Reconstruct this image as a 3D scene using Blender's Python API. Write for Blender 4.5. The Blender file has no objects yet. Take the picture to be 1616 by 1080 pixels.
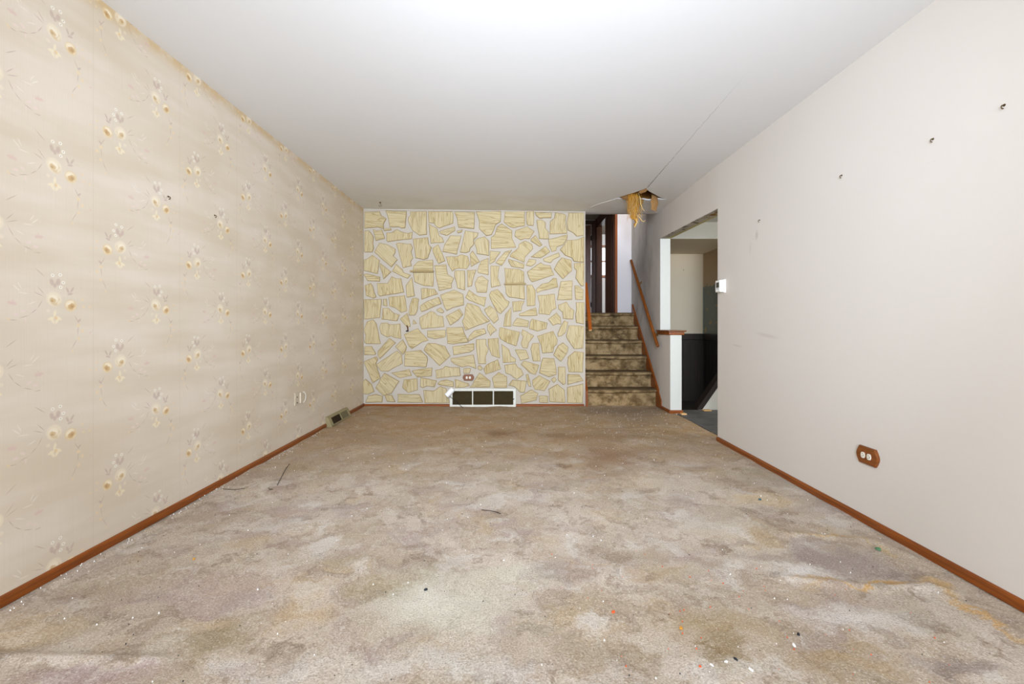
import bpy, bmesh, math, random
import numpy as np
from mathutils import Vector, Matrix
from mathutils.geometry import delaunay_2d_cdt

S = bpy.context.scene
C = S.collection
R = random.Random(7)

# ------------------------------------------------------------------ camera, world, lights, exposure
F = 720.0                       # focal length in pixels of the 1616 px frame
VX, VY = 805.0, 514.0           # vanishing point of the depth axis
CAM_Z = 1.0
cam = bpy.data.cameras.new('camera')
cam.sensor_width = 36.0
cam.lens = 36.0 * F / 1616.0
cam.shift_x = (808.0 - VX) / 1616.0
cam.shift_y = -(540.0 - VY) / 1616.0
cam.clip_start = 0.02
camo = bpy.data.objects.new('camera', cam)
camo.location = (0, 0, CAM_Z)
camo.rotation_euler = (math.pi / 2, 0, 0)
C.objects.link(camo)
S.camera = camo

S.view_settings.view_transform = 'Standard'
S.view_settings.look = 'None'
S.view_settings.gamma = 1.0
S.view_settings.use_curve_mapping = False
S.view_settings.exposure = 0.13
S.cycles.use_denoising = True
S.cycles.adaptive_threshold = 0.02
S.cycles.max_bounces = 12
S.cycles.diffuse_bounces = 8
S.cycles.sample_clamp_indirect = 8

w = bpy.data.worlds.new('overcast_sky')
S.world = w
w.use_nodes = True
w.node_tree.nodes['Background'].inputs[0].default_value = (0.93, 0.97, 1.0, 1)
w.node_tree.nodes['Background'].inputs[1].default_value = 2.2


def area(name, loc, rot, sx, sy, power, col=(1, 1, 1)):
    l = bpy.data.lights.new(name, 'AREA')
    l.shape = 'RECTANGLE'
    l.size, l.size_y = sx, sy
    l.energy = power
    l.color = col
    o = bpy.data.objects.new(name, l)
    o.location = loc
    o.rotation_euler = rot
    C.objects.link(o)
    return o


PI = math.pi
# daylight through the picture window behind the camera, a bounced flash near the camera,
# the window of the neighbouring kitchen, added fill lamps for stairwell and far room
DAY = (0.866, 0.985, 1.165)
area('window_daylight', (-0.1, -2.73, 1.35), (PI / 2, 0, 0), 3.0, 1.5, 158, DAY)
area('bounced_flash', (0.15, -1.45, 0.75), (math.radians(150), 0, 0), 1.3, 1.3, 30, DAY)
fl_ = area('direct_flash', (0.15, -0.5, 1.75), (math.radians(91), 0, math.radians(2)), 0.4, 0.4, 51, DAY)
fl_.data.spread = math.radians(88)
area('kitchen_window_daylight', (3.3, 2.55, 1.5), (PI / 2, 0, 0), 1.4, 1.0, 42, (1.0, 0.97, 0.92))
hl_ = area('stairwell_fill', (1.45, 5.95, 3.12), (math.radians(62), 0, math.radians(-12)), 0.4, 0.4, 3.4, (1.0, 0.99, 1.0))  # added lamp hidden above the stairs to brighten the landing wall
hl_.data.spread = math.radians(90)
area('far_room_fill', (3.3, 9.2, 3.0), (math.radians(62), 0, math.radians(22)), 0.6, 0.6, 60, (0.95, 1.0, 1.0))  # added lamp inside the far room, aimed at its far wall


# ------------------------------------------------------------------ helpers
def P(px, py, Y):
    return Vector(((px - VX) * Y / F, Y, CAM_Z - (py - VY) * Y / F))


def floor_at(px, py, z=0.0):
    Y = (CAM_Z - z) * F / (py - VY)
    return (px - VX) * Y / F, Y


def on_x(px, py, X):
    Y = X * F / (px - VX)
    return Vector((X, Y, CAM_Z - (py - VY) * Y / F))


def lin(h):
    if isinstance(h, (tuple, list)):
        return tuple(h)[:3] + (1,)
    h = h.lstrip('#')
    out = []
    for i in (0, 2, 4):
        c = int(h[i:i + 2], 16) / 255
        out.append(c / 12.92 if c <= 0.04045 else ((c + 0.055) / 1.055) ** 2.4)
    return tuple(out) + (1,)


class N:
    """small shader-node builder"""
    def __init__(s, nt):
        s.nt = nt

    def put(s, typ, **kw):
        n = s.nt.nodes.new(typ)
        for k, v in kw.items():
            setattr(n, k, v)
        return n

    def set(s, sock, v):
        if v is None:
            return
        if isinstance(v, bpy.types.NodeSocket):
            s.nt.links.new(v, sock)
        else:
            sock.default_value = v

    def math(s, op, a, b=None, c=None, clamp=False):
        n = s.put('ShaderNodeMath', operation=op, use_clamp=clamp)
        for i, v in enumerate((a, b, c)):
            s.set(n.inputs[i], v)
        return n.outputs[0]

    def vmath(s, op, a, b=None):
        n = s.put('ShaderNodeVectorMath', operation=op)
        s.set(n.inputs[0], a)
        s.set(n.inputs[1], b)
        return n.outputs['Value' if op in ('LENGTH', 'DOT_PRODUCT') else 'Vector']

    def mapping(s, vec, loc=(0, 0, 0), rot=(0, 0, 0), scale=(1, 1, 1), typ='POINT'):
        n = s.put('ShaderNodeMapping', vector_type=typ)
        s.set(n.inputs[0], vec)
        n.inputs[1].default_value = loc
        n.inputs[2].default_value = rot
        n.inputs[3].default_value = scale
        return n.outputs[0]

    def noise(s, vec, scale, detail=3, rough=0.55, dist=0.0, color=False):
        n = s.put('ShaderNodeTexNoise')
        s.set(n.inputs['Vector'], vec)
        n.inputs['Scale'].default_value = scale
        n.inputs['Detail'].default_value = detail
        n.inputs['Roughness'].default_value = rough
        n.inputs['Distortion'].default_value = dist
        return n.outputs[1 if color else 0]

    def voronoi(s, vec, scale, feature='F1', out='Distance'):
        n = s.put('ShaderNodeTexVoronoi', feature=feature)
        s.set(n.inputs['Vector'], vec)
        n.inputs['Scale'].default_value = scale
        return n.outputs[out]

    def ramp(s, v, a, b, lo=0.0, hi=1.0, smooth=True):
        n = s.put('ShaderNodeMapRange', interpolation_type='SMOOTHSTEP' if smooth else 'LINEAR')
        s.set(n.inputs[0], v)
        n.inputs[1].default_value = a
        n.inputs[2].default_value = b
        n.inputs[3].default_value = lo
        n.inputs[4].default_value = hi
        return n.outputs[0]

    def mix(s, fac, a, b, blend='MIX'):
        n = s.put('ShaderNodeMix', data_type='RGBA', blend_type=blend)
        s.set(n.inputs[0], fac)
        s.set(n.inputs[6], a)
        s.set(n.inputs[7], b)
        return n.outputs[2]

    def comb(s, x, y, z=0.0):
        n = s.put('ShaderNodeCombineXYZ')
        for i, v in enumerate((x, y, z)):
            s.set(n.inputs[i], v)
        return n.outputs[0]

    def sep(s, v):
        n = s.put('ShaderNodeSeparateXYZ')
        s.set(n.inputs[0], v)
        return n.outputs

    def coord(s, which='Object'):
        return s.put('ShaderNodeTexCoord').outputs[which]

    def bump(s, h, strength=0.3, dist=0.01):
        n = s.put('ShaderNodeBump')
        n.inputs['Strength'].default_value = strength
        n.inputs['Distance'].default_value = dist
        s.set(n.inputs['Height'], h)
        return n.outputs[0]

    def ellipse(s, vec, col, cx, cy, rx, ry, rot, color, strength=1.0, inner=0.55, outer=1.0):
        m = s.mapping(vec, (cx, cy, 0), (0, 0, rot), (rx, ry, 1), 'TEXTURE')
        d = s.vmath('LENGTH', m)
        f = s.ramp(d, outer, inner, 0.0, strength)
        return s.mix(f, col, lin(color))


def material(name, rough=0.6, spec=0.3, metal=0.0):
    m = bpy.data.materials.new(name)
    m.use_nodes = True
    nt = m.node_tree
    b = nt.nodes['Principled BSDF']
    b.inputs['Roughness'].default_value = rough
    b.inputs['Specular IOR Level'].default_value = spec
    b.inputs['Metallic'].default_value = metal
    return m, N(nt), b


def simple(name, color, rough=0.6, spec=0.3, metal=0.0, var=0.06, scale=18, bump=0.0, bscale=200):
    m, n, b = material(name, rough, spec, metal)
    co = n.coord()
    c = lin(color)
    dark = tuple(x * (1 - var * 2) for x in c[:3]) + (1,)
    light = tuple(min(1, x * (1 + var)) for x in c[:3]) + (1,)
    f = n.noise(co, scale, 4)
    n.set(b.inputs['Base Color'], n.mix(f, dark, light))
    if bump:
        n.set(b.inputs['Normal'], n.bump(n.noise(co, bscale, 3), bump, 0.004))
    return m


def wood(name, a, b_, axis, rough=0.38, spec=0.4, grain=70, dark=None):
    """stained timber, grain along axis 0/1/2 of the object"""
    m, n, b = material(name, rough, spec)
    co = n.coord()
    sc = [grain, grain, grain]
    sc[axis] = grain * 0.05
    v = n.mapping(co, scale=tuple(sc))
    f = n.noise(v, 1.0, 5, 0.6, 0.6)
    c = n.mix(n.ramp(f, 0.3, 0.7), lin(a), lin(b_))
    sc2 = [9, 9, 9]
    sc2[axis] = 0.8
    f2 = n.noise(n.mapping(co, scale=tuple(sc2)), 1.0, 3)
    c = n.mix(n.ramp(f2, 0.52, 0.75, 0, 0.5), c, lin(dark or a))
    n.set(b.inputs['Base Color'], c)
    n.set(b.inputs['Normal'], n.bump(f, 0.08, 0.002))
    return m


def link(name, bm, mat=None, parent=None, smooth=None, mats=None):
    me = bpy.data.meshes.new(name)
    bm.normal_update()
    bm.to_mesh(me)
    bm.free()
    for m in (mats or ([mat] if mat else [])):
        me.materials.append(m)
    if smooth is not None:
        for p in me.polygons:
            p.use_smooth = True
        if smooth > 0:
            me.set_sharp_from_angle(angle=math.radians(smooth))
    o = bpy.data.objects.new(name, me)
    C.objects.link(o)
    if parent is not None:
        o.parent = parent
        o.matrix_parent_inverse = Matrix.Translation(parent.location).inverted()
    return o


def thing(name, label, cat, loc=(0, 0, 0), group=None):
    o = bpy.data.objects.new(name, None)
    o.empty_display_size = 0.05
    o.location = loc
    C.objects.link(o)
    return tag(o, label, cat, group)


def tag(o, label, cat, group=None):
    o['label'] = label
    o['category'] = cat
    if group:
        o['group'] = group
    return o


def struct(o):
    o['kind'] = 'structure'
    return o


def loops(bm, a, b, caps=True):
    """closed prism between two equal loops of points"""
    va = [bm.verts.new(p) for p in a]
    vb = [bm.verts.new(p) for p in b]
    k = len(a)
    for i in range(k):
        j = (i + 1) % k
        bm.faces.new((va[i], va[j], vb[j], vb[i]))
    if caps:
        bm.faces.new(list(reversed(va)))
        bm.faces.new(vb)
    return va, vb


def fix(bm):
    bmesh.ops.recalc_face_normals(bm, faces=bm.faces[:])
    return bm


def box(bm, x0, x1, y0, y1, z0, z1, bev=0.0, seg=2):
    a = [(x0, y0, z0), (x1, y0, z0), (x1, y1, z0), (x0, y1, z0)]
    b = [(x, y, z1) for x, y, _ in a]
    t = bmesh.new()
    loops(t, a, b)
    fix(t)
    if bev:
        bmesh.ops.bevel(t, geom=t.edges[:], offset=bev, segments=seg, affect='EDGES', profile=0.5)
    me = bpy.data.meshes.new('tmp')
    t.to_mesh(me)
    t.free()
    bm.from_mesh(me)
    bpy.data.meshes.remove(me)
    return bm


def hexa(bm, p):
    """p: 4 bottom points then 4 top points"""
    loops(bm, p[:4], p[4:])
    return fix(bm)


def tube(bm, pts, rad, sides=8, caps=True, flat=None):
    """swept tube; rad may be a list; flat squashes"""
    pts = [Vector(p) for p in pts]
    rads = rad if isinstance(rad, (list, tuple)) else [rad] * len(pts)
    rings = []
    up = Vector((0, 0, 1))
    prev = None
    for i, p in enumerate(pts):
        t = (pts[min(i + 1, len(pts) - 1)] - pts[max(i - 1, 0)]).normalized()
        if prev is None:
            ref = up if abs(t.dot(up)) < 0.95 else Vector((1, 0, 0))
            u = t.cross(ref).normalized()
        else:
            u = (prev - t * prev.dot(t)).normalized()
        prev = u
        v = t.cross(u)
        rings.append([bm.verts.new(p + (u * math.cos(2 * PI * k / sides) + v * math.sin(2 * PI * k / sides)) * rads[i])
                      for k in range(sides)])
    for a, b in zip(rings, rings[1:]):
        for k in range(sides):
            bm.faces.new((a[k], a[(k + 1) % sides], b[(k + 1) % sides], b[k]))
    if caps and sides > 2:
        bm.faces.new(list(reversed(rings[0])))
        bm.faces.new(rings[-1])
    return bm


# ------------------------------------------------------------------ materials
XL, XR, YB = -1.812, 1.80, 5.647       # left wall, right wall, face of the stone wall
XS = 1.835                             # wall along the stairs


def painted_wall():
    m, n, b = material('painted_plaster', 0.75, 0.2)
    co = n.coord()
    c = n.mix(n.noise(co, 1.6, 3), lin('#cfc8c0'), lin('#d3cdc5'))
    x, y, z = n.sep(co)
    # patchy grey-brown darkening along the stairway stretch of the wall
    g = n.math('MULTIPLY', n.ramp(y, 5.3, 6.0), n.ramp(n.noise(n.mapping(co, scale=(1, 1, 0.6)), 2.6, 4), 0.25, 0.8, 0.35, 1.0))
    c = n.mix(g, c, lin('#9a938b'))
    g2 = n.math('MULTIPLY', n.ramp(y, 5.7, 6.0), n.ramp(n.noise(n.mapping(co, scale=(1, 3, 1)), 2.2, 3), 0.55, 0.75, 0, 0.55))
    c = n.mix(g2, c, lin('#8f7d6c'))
    # scuffs
    s = n.noise(n.mapping(co, rot=(0.35, 0, 0), scale=(1, 1.2, 9)), 3.0, 6, 0.7)
    c = n.mix(n.ramp(s, 0.68, 0.8, 0, 0.22), c, lin('#bcae9c'))
    # smudges under a hook and dents
    yz = n.comb(y, z)
    for (py, pz, ry, rz, st) in ((3.33, 1.66, 0.03, 0.05, 0.45), (3.42, 1.58, 0.02, 0.07, 0.2), (3.2, 0.93, 0.22, 0.02, 0.25),
                                 (3.62, 0.84, 0.12, 0.012, 0.3), (4.0, 1.33, 0.02, 0.03, 0.3)):
        c = n.ellipse(yz, c, py, pz, ry, rz, 0.1, '#a3978a', st, 0.1, 1.0)
    sp = n.voronoi(n.mapping(co, scale=(1, 1, 1)), 2.3)
    c = n.mix(n.ramp(sp, 0.012, 0.006), c, lin('#8d8478'))
    n.set(b.inputs['Base Color'], c)
    n.set(b.inputs['Normal'], n.bump(n.noise(co, 90, 3), 0.05, 0.003))
    return m


def ceiling_paint():
    m, n, b = material('ceiling_paint', 0.85, 0.15)
    co = n.coord()
    c = n.mix(n.noise(co, 1.3, 3), lin('#dcdcdb'), lin('#e0e0df'))
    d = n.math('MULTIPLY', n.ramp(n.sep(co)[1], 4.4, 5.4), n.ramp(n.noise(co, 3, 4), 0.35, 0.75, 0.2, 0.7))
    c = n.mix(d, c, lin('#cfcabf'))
    # hairline crack along the board joint
    x, y, z = n.sep(co)
    line = n.math('MULTIPLY_ADD', n.math('SUBTRACT', y, 2.63), 0.038119, 1.315)
    wob = n.math('MULTIPLY', n.math('SUBTRACT', n.noise(n.comb(y, 0.0), 9, 4, 0.7), 0.5), 0.03)
    dl = n.math('ABSOLUTE', n.math('SUBTRACT', n.math('SUBTRACT', x, line), n.math('MULTIPLY', wob, n.ramp(y, 4.35, 4.0))))
    wd = n.ramp(y, 2.7, 4.2, 0.0011, 0.0019)
    k = n.math('LESS_THAN', dl, wd)
    k = n.math('MULTIPLY', k, n.math('MULTIPLY', n.ramp(y, 2.45, 3.0, 0.0, 0.65), n.ramp(n.noise(n.comb(y, 3.0), 14, 3), 0.36, 0.5, 0.35, 1.0)))
    k = n.math('MULTIPLY', k, n.math('LESS_THAN', y, 4.63))
    c = n.mix(k, c, lin('#6e675c'))
    n.set(b.inputs['Base Color'], c)
    n.set(b.inputs['Normal'], n.bump(n.noise(co, 60, 4), 0.05, 0.003))
    return m


def mo(zx, zy):
    return (zx - 342) / 1391.0, (634 - zy) / 1411.0


MOTIF = []


def el(zx, zy, rx, ry, rot, col, st=1.0, inner=0.45):
    u, v = mo(zx, zy)
    MOTIF.append((u, v, rx / 1400.0, ry / 1400.0, math.radians(rot), col, st, inner))


MAUVE, PINK, TAN, CREAM, WHITE = '#ab9286', '#cdaaa4', '#c6a473', '#e2d8c4', '#e8e2d6'
# stems first (drawn beneath)
for a in ((232, 655, 34, 3, 60), (200, 695, 30, 3, 40), (150, 725, 34, 3, 18), (95, 742, 34, 3, -4), (55, 775, 30, 3, 62),
          (440, 735, 42, 3, -58), (447, 800, 40, 3, 85), (425, 880, 40, 3, 60), (232, 482, 46, 3, -38),
          (225, 600, 38, 3, -22), (238, 580, 36, 3, -48), (470, 545, 3, 3, 0)):
    el(*a, MAUVE, 0.85, 0.2)
for a in ((115, 575, 32, 5, -42), (150, 600, 36, 4, -4), (190, 650, 30, 4, 22), (130, 560, 26, 4, -60), (215, 545, 3, 3, 0)):
    el(*a, WHITE, 0.4)
for a in ((145, 695, 20, 10, -30), (112, 712, 20, 10, 0), (105, 790, 9, 26, 10), (75, 800, 9, 22, -20), (160, 740, 6, 16, 0)):
    el(*a, '#dac5bd', 0.75)
for a in ((95, 655, 34, 15, 0), (535, 820, 26, 14, -25), (80, 650, 9, 6, 0), (110, 662, 9, 6, 0), (98, 640, 7, 5, 0)):
    el(*a, PINK, 0.75, 0.1)
for a in ((75, 738, 20, 7, -25), (42, 800, 9, 17, -30), (475, 615, 13, 8, 0), (482, 660, 9, 10, 0), (520, 661, 10, 8, 0),
          (450, 770, 16, 13, 0), (475, 802, 13, 14, 0), (452, 850, 12, 12, 0), (415, 920, 8, 10, 20)):
    el(*a, '#dcc49a', 0.75)
# mauve leaves
for a in ((295, 528, 15, 26, 15), (330, 525, 17, 27, -12), (312, 545, 12, 18, 0), (385, 568, 9, 24, 25), (412, 562, 8, 26, -32),
          (400, 588, 22, 8, 15), (455, 742, 18, 8, 45)):
    el(*a, '#b39c91', 0.75)
# small white flowers with dark eyes
for x, y in ((300, 490), (343, 483), (360, 525), (345, 553)):
    el(x, y, 14, 12, 0, '#e9e4d8', 0.95)
    el(x, y, 5, 4.5, 0, '#8f8a70', 0.9)
# rose, left
el(308, 622, 52, 47, -25, '#dccfb6', 0.95, 0.7)
el(314, 634, 37, 31, -25, '#c9b187', 0.8, 0.6)
el(305, 620, 32, 26, -20, '#e3d7bf', 1.0, 0.7)
el(301, 629, 22, 18, -20, '#c5a87a', 0.95, 0.6)
el(310, 615, 20, 7, -25, '#e6dac4', 0.9)
el(297, 633, 10, 8, 0, '#af9164', 0.9)
el(334, 640, 8, 20, -30, '#e0d4bb', 0.8)
# rose, right
el(404, 654, 42, 39, 20, '#d4bd92', 0.95, 0.7)
el(398, 645, 32, 22, 25, '#e4d6b8', 0.95, 0.6)
el(407, 659, 26, 23, 20, '#bf9a66', 0.95, 0.6)
el(396, 644, 18, 6, 30, '#e8dcc4', 0.9)
el(411, 660, 12, 11, 0, '#a98554', 0.9)
el(424, 672, 8, 14, -30, '#dcc8a0', 0.7)
# lily below
for r_, (dx, dy) in ((20, (-26, 10)), (80, (0, -26)), (150, (26, 6)), (60, (16, 24)), (120, (-16, 24))):
    el(312 + dx * 0.8, 724 + dy * 0.8, 26, 11, r_, '#e0d3b4', 0.9)
el(318, 728, 12, 14, 20, '#d6b98a', 0.9)
el(275, 688, 14, 14, 0, '#ddd0b8', 0.6)


def wallpaper():
    m, n, b = material('floral_wallpaper', 0.6, 0.25)
    co = n.coord()
    x, y, z = n.sep(co)
    yz = n.comb(y, z)
    moire = n.noise(n.mapping(yz, scale=(1.3, 7.5, 1)), 1.0, 3, 0.5)
    c = n.mix(n.ramp(moire, 0.3, 0.7), lin('#cabca7'), lin('#d4c8b8'))
    blot = n.noise(yz, 1.7, 3)
    c = n.mix(n.math('MULTIPLY', n.ramp(blot, 0.42, 0.72, 0, 0.45), n.ramp(y, 1.6, 3.4, 0.25, 1.0)), c, lin('#c0b193'))
    thr = n.noise(n.mapping(yz, scale=(260, 3, 1)), 1.0, 2)
    c = n.mix(n.ramp(thr, 0.35, 0.7, 0, 0.10), c, lin('#bfae92'))
    # yellowed paste along the ceiling
    ed = n.math('MULTIPLY', n.ramp(z, 2.36, 2.43), n.ramp(n.noise(yz, 9, 3), 0.35, 0.6, 0.2, 0.75))
    c = n.mix(ed, c, lin('#c3a676'))
    # paper joints every 0.52 m
    sj = n.math('ABSOLUTE', n.math('WRAP', n.math('SUBTRACT', y, 1.983), 0.26, -0.26))
    c = n.mix(n.ramp(sj, 0.0022, 0.0008, 0, 0.22), c, lin('#a8967a'))
    # half-drop repeat: every point belongs to the nearer of the two mirrored bouquets
    loc = []
    for par, (y0, z0) in enumerate(((1.8375, 1.097), (2.098, 1.3565))):
        u = n.math('WRAP', n.math('SUBTRACT', y, y0), 0.2605, -0.2605)
        if par:
            u = n.math('MULTIPLY', u, -1.0)
        v = n.math('WRAP', n.math('SUBTRACT', z, z0), 0.265, -0.265)
        loc.append(n.comb(u, v))
    near = n.math('LESS_THAN', n.vmath('LENGTH', loc[1]), n.vmath('LENGTH', loc[0]))
    mv = n.put('ShaderNodeMix', data_type='VECTOR')
    n.set(mv.inputs[0], near)
    n.set(mv.inputs[4], loc[0])
    n.set(mv.inputs[5], loc[1])
    base = c
    for (mu, mw, ru, rv, rot, col, st, inner) in MOTIF:
        c = n.ellipse(mv.outputs[1], c, mu, mw, ru, rv, rot, col, st, inner, 1.0)
    c = n.mix(0.85, base, c)
    n.set(b.inputs['Base Color'], c)
    n.set(b.inputs['Normal'], n.bump(thr, 0.04, 0.001))
    return m


STAINS = []


def stain(px, py, rx, ry, col, st, rot=0.0):
    X, Y = floor_at(px, py)
    STAINS.append((X, Y, rx * Y / F, ry * Y * Y / F, rot, col, st))


for a in ((1000, 650, 80, 10, '#6a5438', .75), (1020, 664, 50, 8, '#7a6444', .55), (950, 647, 90, 6, '#6a5438', .5),
          (790, 684, 34, 6, '#7a5526', .85), (885, 690, 40, 8, '#85602f', .65), (952, 690, 60, 8, '#8a6538', .6),
          (962, 718, 50, 20, '#80592b', .75), (885, 718, 34, 8, '#8a663a', .6), (887, 735, 15, 4, '#70502a', .8),
          (935, 733, 25, 7, '#83613a', .6), (955, 748, 40, 6, '#8a6f54', .55), (830, 712, 30, 8, '#9c7c52', .45),
          (700, 668, 130, 16, '#a8865c', .35), (860, 662, 90, 8, '#a08458', .4), (640, 700, 50, 12, '#9c8468', .4),
          (500, 722, 60, 16, '#9c8468', .5), (460, 745, 40, 7, '#95805f', .45), (580, 690, 50, 12, '#957b58', .4),
          (330, 930, 130, 40, '#b29c92', .5), (443, 862, 22, 7, '#83695c', .75), (400, 845, 50, 14, '#a8938a', .45),
          (600, 925, 50, 25, '#94835c', .6), (480, 965, 60, 26, '#bda27a', .6), (335, 1015, 70, 40, '#95845f', .55),
          (545, 880, 40, 14, '#9c8e70', .5), (700, 950, 120, 60, '#d3d0bf', .6), (650, 1055, 200, 30, '#dad4ca', .5),
          (130, 1074, 130, 26, '#a08a86', .75), (60, 1000, 60, 30, '#bfa684', .5), (330, 985, 50, 14, '#bda27c', .45),
          (235, 943, 30, 12, '#8f7d74', .6), (310, 965, 30, 10, '#9a8378', .5), (640, 895, 60, 10, '#a3958a', .4),
          (760, 805, 30, 6, '#9a8677', .5), (700, 830, 60, 12, '#9f8c7c', .35), (330, 815, 60, 18, '#a58d7d', .35),
          (1130, 985, 100, 40, '#99804f', .6), (1140, 1025, 50, 22, '#7d6536', .65), (1060, 905, 40, 15, '#95835f', .5),
          (1000, 880, 50, 14, '#8f8068', .45), (930, 1030, 60, 24, '#8f7f62', .5), (1010, 1040, 50, 22, '#94856b', .5),
          (1350, 1040, 90, 18, '#a58a5c', .55), (1500, 1045, 70, 18, '#7f706a', .7), (1262, 955, 30, 9, '#857468', .65),
          (1270, 905, 45, 20, '#dcd8d4', .65), (1350, 975, 110, 26, '#dad5d0', .6), (1280, 772, 60, 22, '#d2cac0', .5),
          (1195, 790, 60, 9, '#c8ad7a', .5), (1215, 762, 70, 10, '#94866f', .5), (1190, 745, 24, 6, '#7f7c60', .4),
          (1230, 880, 40, 12, '#98897a', .5), (1310, 800, 60, 10, '#a2948a', .45), (1080, 770, 60, 14, '#cfc4b2', .5),
          (1120, 830, 70, 20, '#cec5b6', .5), (1010, 760, 40, 10, '#cbb99a', .35), (820, 905, 70, 22, '#d0cfbe', .4),
          (845, 1000, 40, 14, '#9d9782', .5), (1185, 880, 40, 10, '#9c8f86', .4), (1420, 830, 30, 8, '#a08d62', .45)):
    stain(*a)
for a in ((1.43, 1.94, .24, .17, 0.0, '#8d7f78', .75), (1.52, 1.82, .12, .07, 0.1, '#796a65', .6),
          (1.30, 1.97, .07, .08, .3, '#7f706b', .5), (1.42, 2.11, .25, .04, 0, '#85776e', .45),
          (1.40, 1.742, .26, .016, 0.02, '#bf9450', .85), (1.22, 1.77, .09, .025, -.5, '#c39c5c', .6),
          (1.635, 1.60, .018, .17, 0.03, '#bf9450', .8), (1.645, 1.76, .05, .05, 0, '#bb9656', .7),
          (1.55, 2.165, .17, .014, -.06, '#c7a265', .7), (1.68, 2.05, .016, .14, 0.1, '#c0a063', .5),
          (1.66, 1.40, .02, .2, 0.04, '#bd9a5c', .6)):
    STAINS.append(a)


def carpet(name='stained_carpet', stairs=False):
    m, n, b = material(name, 0.95, 0.05)
    co = n.coord()
    x, y, z = n.sep(co)
    wv = n.noise(co, 7.0, 4, 0.6, color=True)
    warp = n.vmath('MULTIPLY_ADD', wv) if False else None
    off = n.put('ShaderNodeVectorMath', operation='MULTIPLY_ADD')
    n.set(off.inputs[0], wv)
    off.inputs[1].default_value = (0.30, 0.30, 0)
    off.inputs[2].default_value = (-0.15, -0.15, 0)
    p = n.vmath('ADD', co, off.outputs[0])
    off2 = n.put('ShaderNodeVectorMath', operation='MULTIPLY_ADD')
    n.set(off2.inputs[0], n.noise(co, 34.0, 3, 0.65, color=True))
    off2.inputs[1].default_value = (0.06, 0.06, 0)
    off2.inputs[2].default_value = (-0.03, -0.03, 0)
    p = n.vmath('ADD', p, off2.outputs[0])
    if not stairs:
        c = n.mix(n.ramp(n.noise(p, 2.4, 5, 0.65), 0.32, 0.68), lin('#a8967f'), lin('#c0b2a2'))
        c = n.mix(n.ramp(n.noise(n.mapping(p, (3, 1, 0)), 3.6, 5, .6), 0.48, 0.68, 0, 0.7), c, lin('#9b8880'))
        c = n.mix(n.ramp(n.noise(n.mapping(p, (7, 4, 0)), 3.0, 5, .6), 0.53, 0.72, 0, 0.6), c, lin('#b59a70'))
        c = n.mix(n.ramp(n.noise(n.mapping(p, (1, 9, 0)), 2.6, 5, .6), 0.53, 0.72, 0, 0.6), c, lin('#918568'))
        c = n.mix(n.ramp(n.noise(n.mapping(p, (5, 5, 0)), 8.0, 5, .65), 0.51, 0.68, 0, 0.75), c, lin('#7f6d5a'))
        c = n.mix(n.ramp(n.noise(n.mapping(p, (4, 8, 0)), 15.0, 4, .6), 0.54, 0.70, 0, 0.6), c, lin('#82705c'))
        c = n.mix(n.ramp(n.noise(n.mapping(p, (2, 6, 0)), 5.0, 4, .55), 0.5, 0.72, 0, 0.7), c, lin('#cdc5bb'))
        c = n.mix(n.ramp(n.noise(n.mapping(p, (8, 2, 0)), 30.0, 4, .65), 0.54, 0.68, 0, 0.4), c, lin('#8a7662'))
        c = n.mix(n.ramp(n.noise(n.mapping(p, (6, 7, 0)), 24.0, 4, .65), 0.56, 0.70, 0, 0.45), c, lin('#cfc6ba'))
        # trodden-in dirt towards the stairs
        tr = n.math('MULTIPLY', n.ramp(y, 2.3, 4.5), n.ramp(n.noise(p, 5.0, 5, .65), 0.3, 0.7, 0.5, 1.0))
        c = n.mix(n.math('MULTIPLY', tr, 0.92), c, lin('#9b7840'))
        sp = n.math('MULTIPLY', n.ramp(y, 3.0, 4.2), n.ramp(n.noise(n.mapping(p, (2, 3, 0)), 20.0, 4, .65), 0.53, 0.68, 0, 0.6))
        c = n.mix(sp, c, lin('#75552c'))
        flat = n.mapping(p, scale=(1, 1, 0))
        for (X, Y, rx, ry, rot, col, st) in STAINS:
            c = n.ellipse(flat, c, X, Y, rx * 1.2, ry * 1.2, rot, col, st, 0.05, 1.15)
    else:
        c = n.mix(n.ramp(n.noise(co, 9, 4, 0.65), 0.34, 0.66), lin('#5f4b2e'), lin('#a18964'))
        c = n.mix(n.ramp(n.noise(n.mapping(co, (3, 0, 2), scale=(0.8, 1, 1.5)), 7, 3), 0.52, 0.72, 0, 0.85), c, lin('#372a19'))
        c = n.mix(n.ramp(n.noise(n.mapping(co, (9, 0, 5)), 12, 3), 0.55, 0.75, 0, 0.5), c, lin('#8a7250'))
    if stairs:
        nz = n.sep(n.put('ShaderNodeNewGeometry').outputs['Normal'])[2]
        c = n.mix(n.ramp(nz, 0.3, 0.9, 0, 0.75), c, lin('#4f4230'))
    f1 = n.noise(co, 170, 3, 0.7)
    f2 = n.noise(n.mapping(co, (3, 3, 3)), 95, 2, 0.6)
    c = n.mix(n.ramp(f1, 0.34, 0.52, 0.42, 0.0), c, lin('#6d5a48'))
    c = n.mix(n.ramp(f1, 0.54, 0.72, 0.0, 0.42), c, lin('#efe9e0') if not stairs else lin('#ab9468'))
    c = n.mix(n.ramp(f2, 0.62, 0.74, 0.0, 0.35), c, lin('#5d4b3c'))
    n.set(b.inputs['Base Color'], c)
    b.inputs['Sheen Weight'].default_value = 0.0 if stairs else 0.06
    n.set(b.inputs['Normal'], n.bump(n.math('ADD', f1, n.math('MULTIPLY', f2, 0.8)), 0.5, 0.008))
    return m


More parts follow.
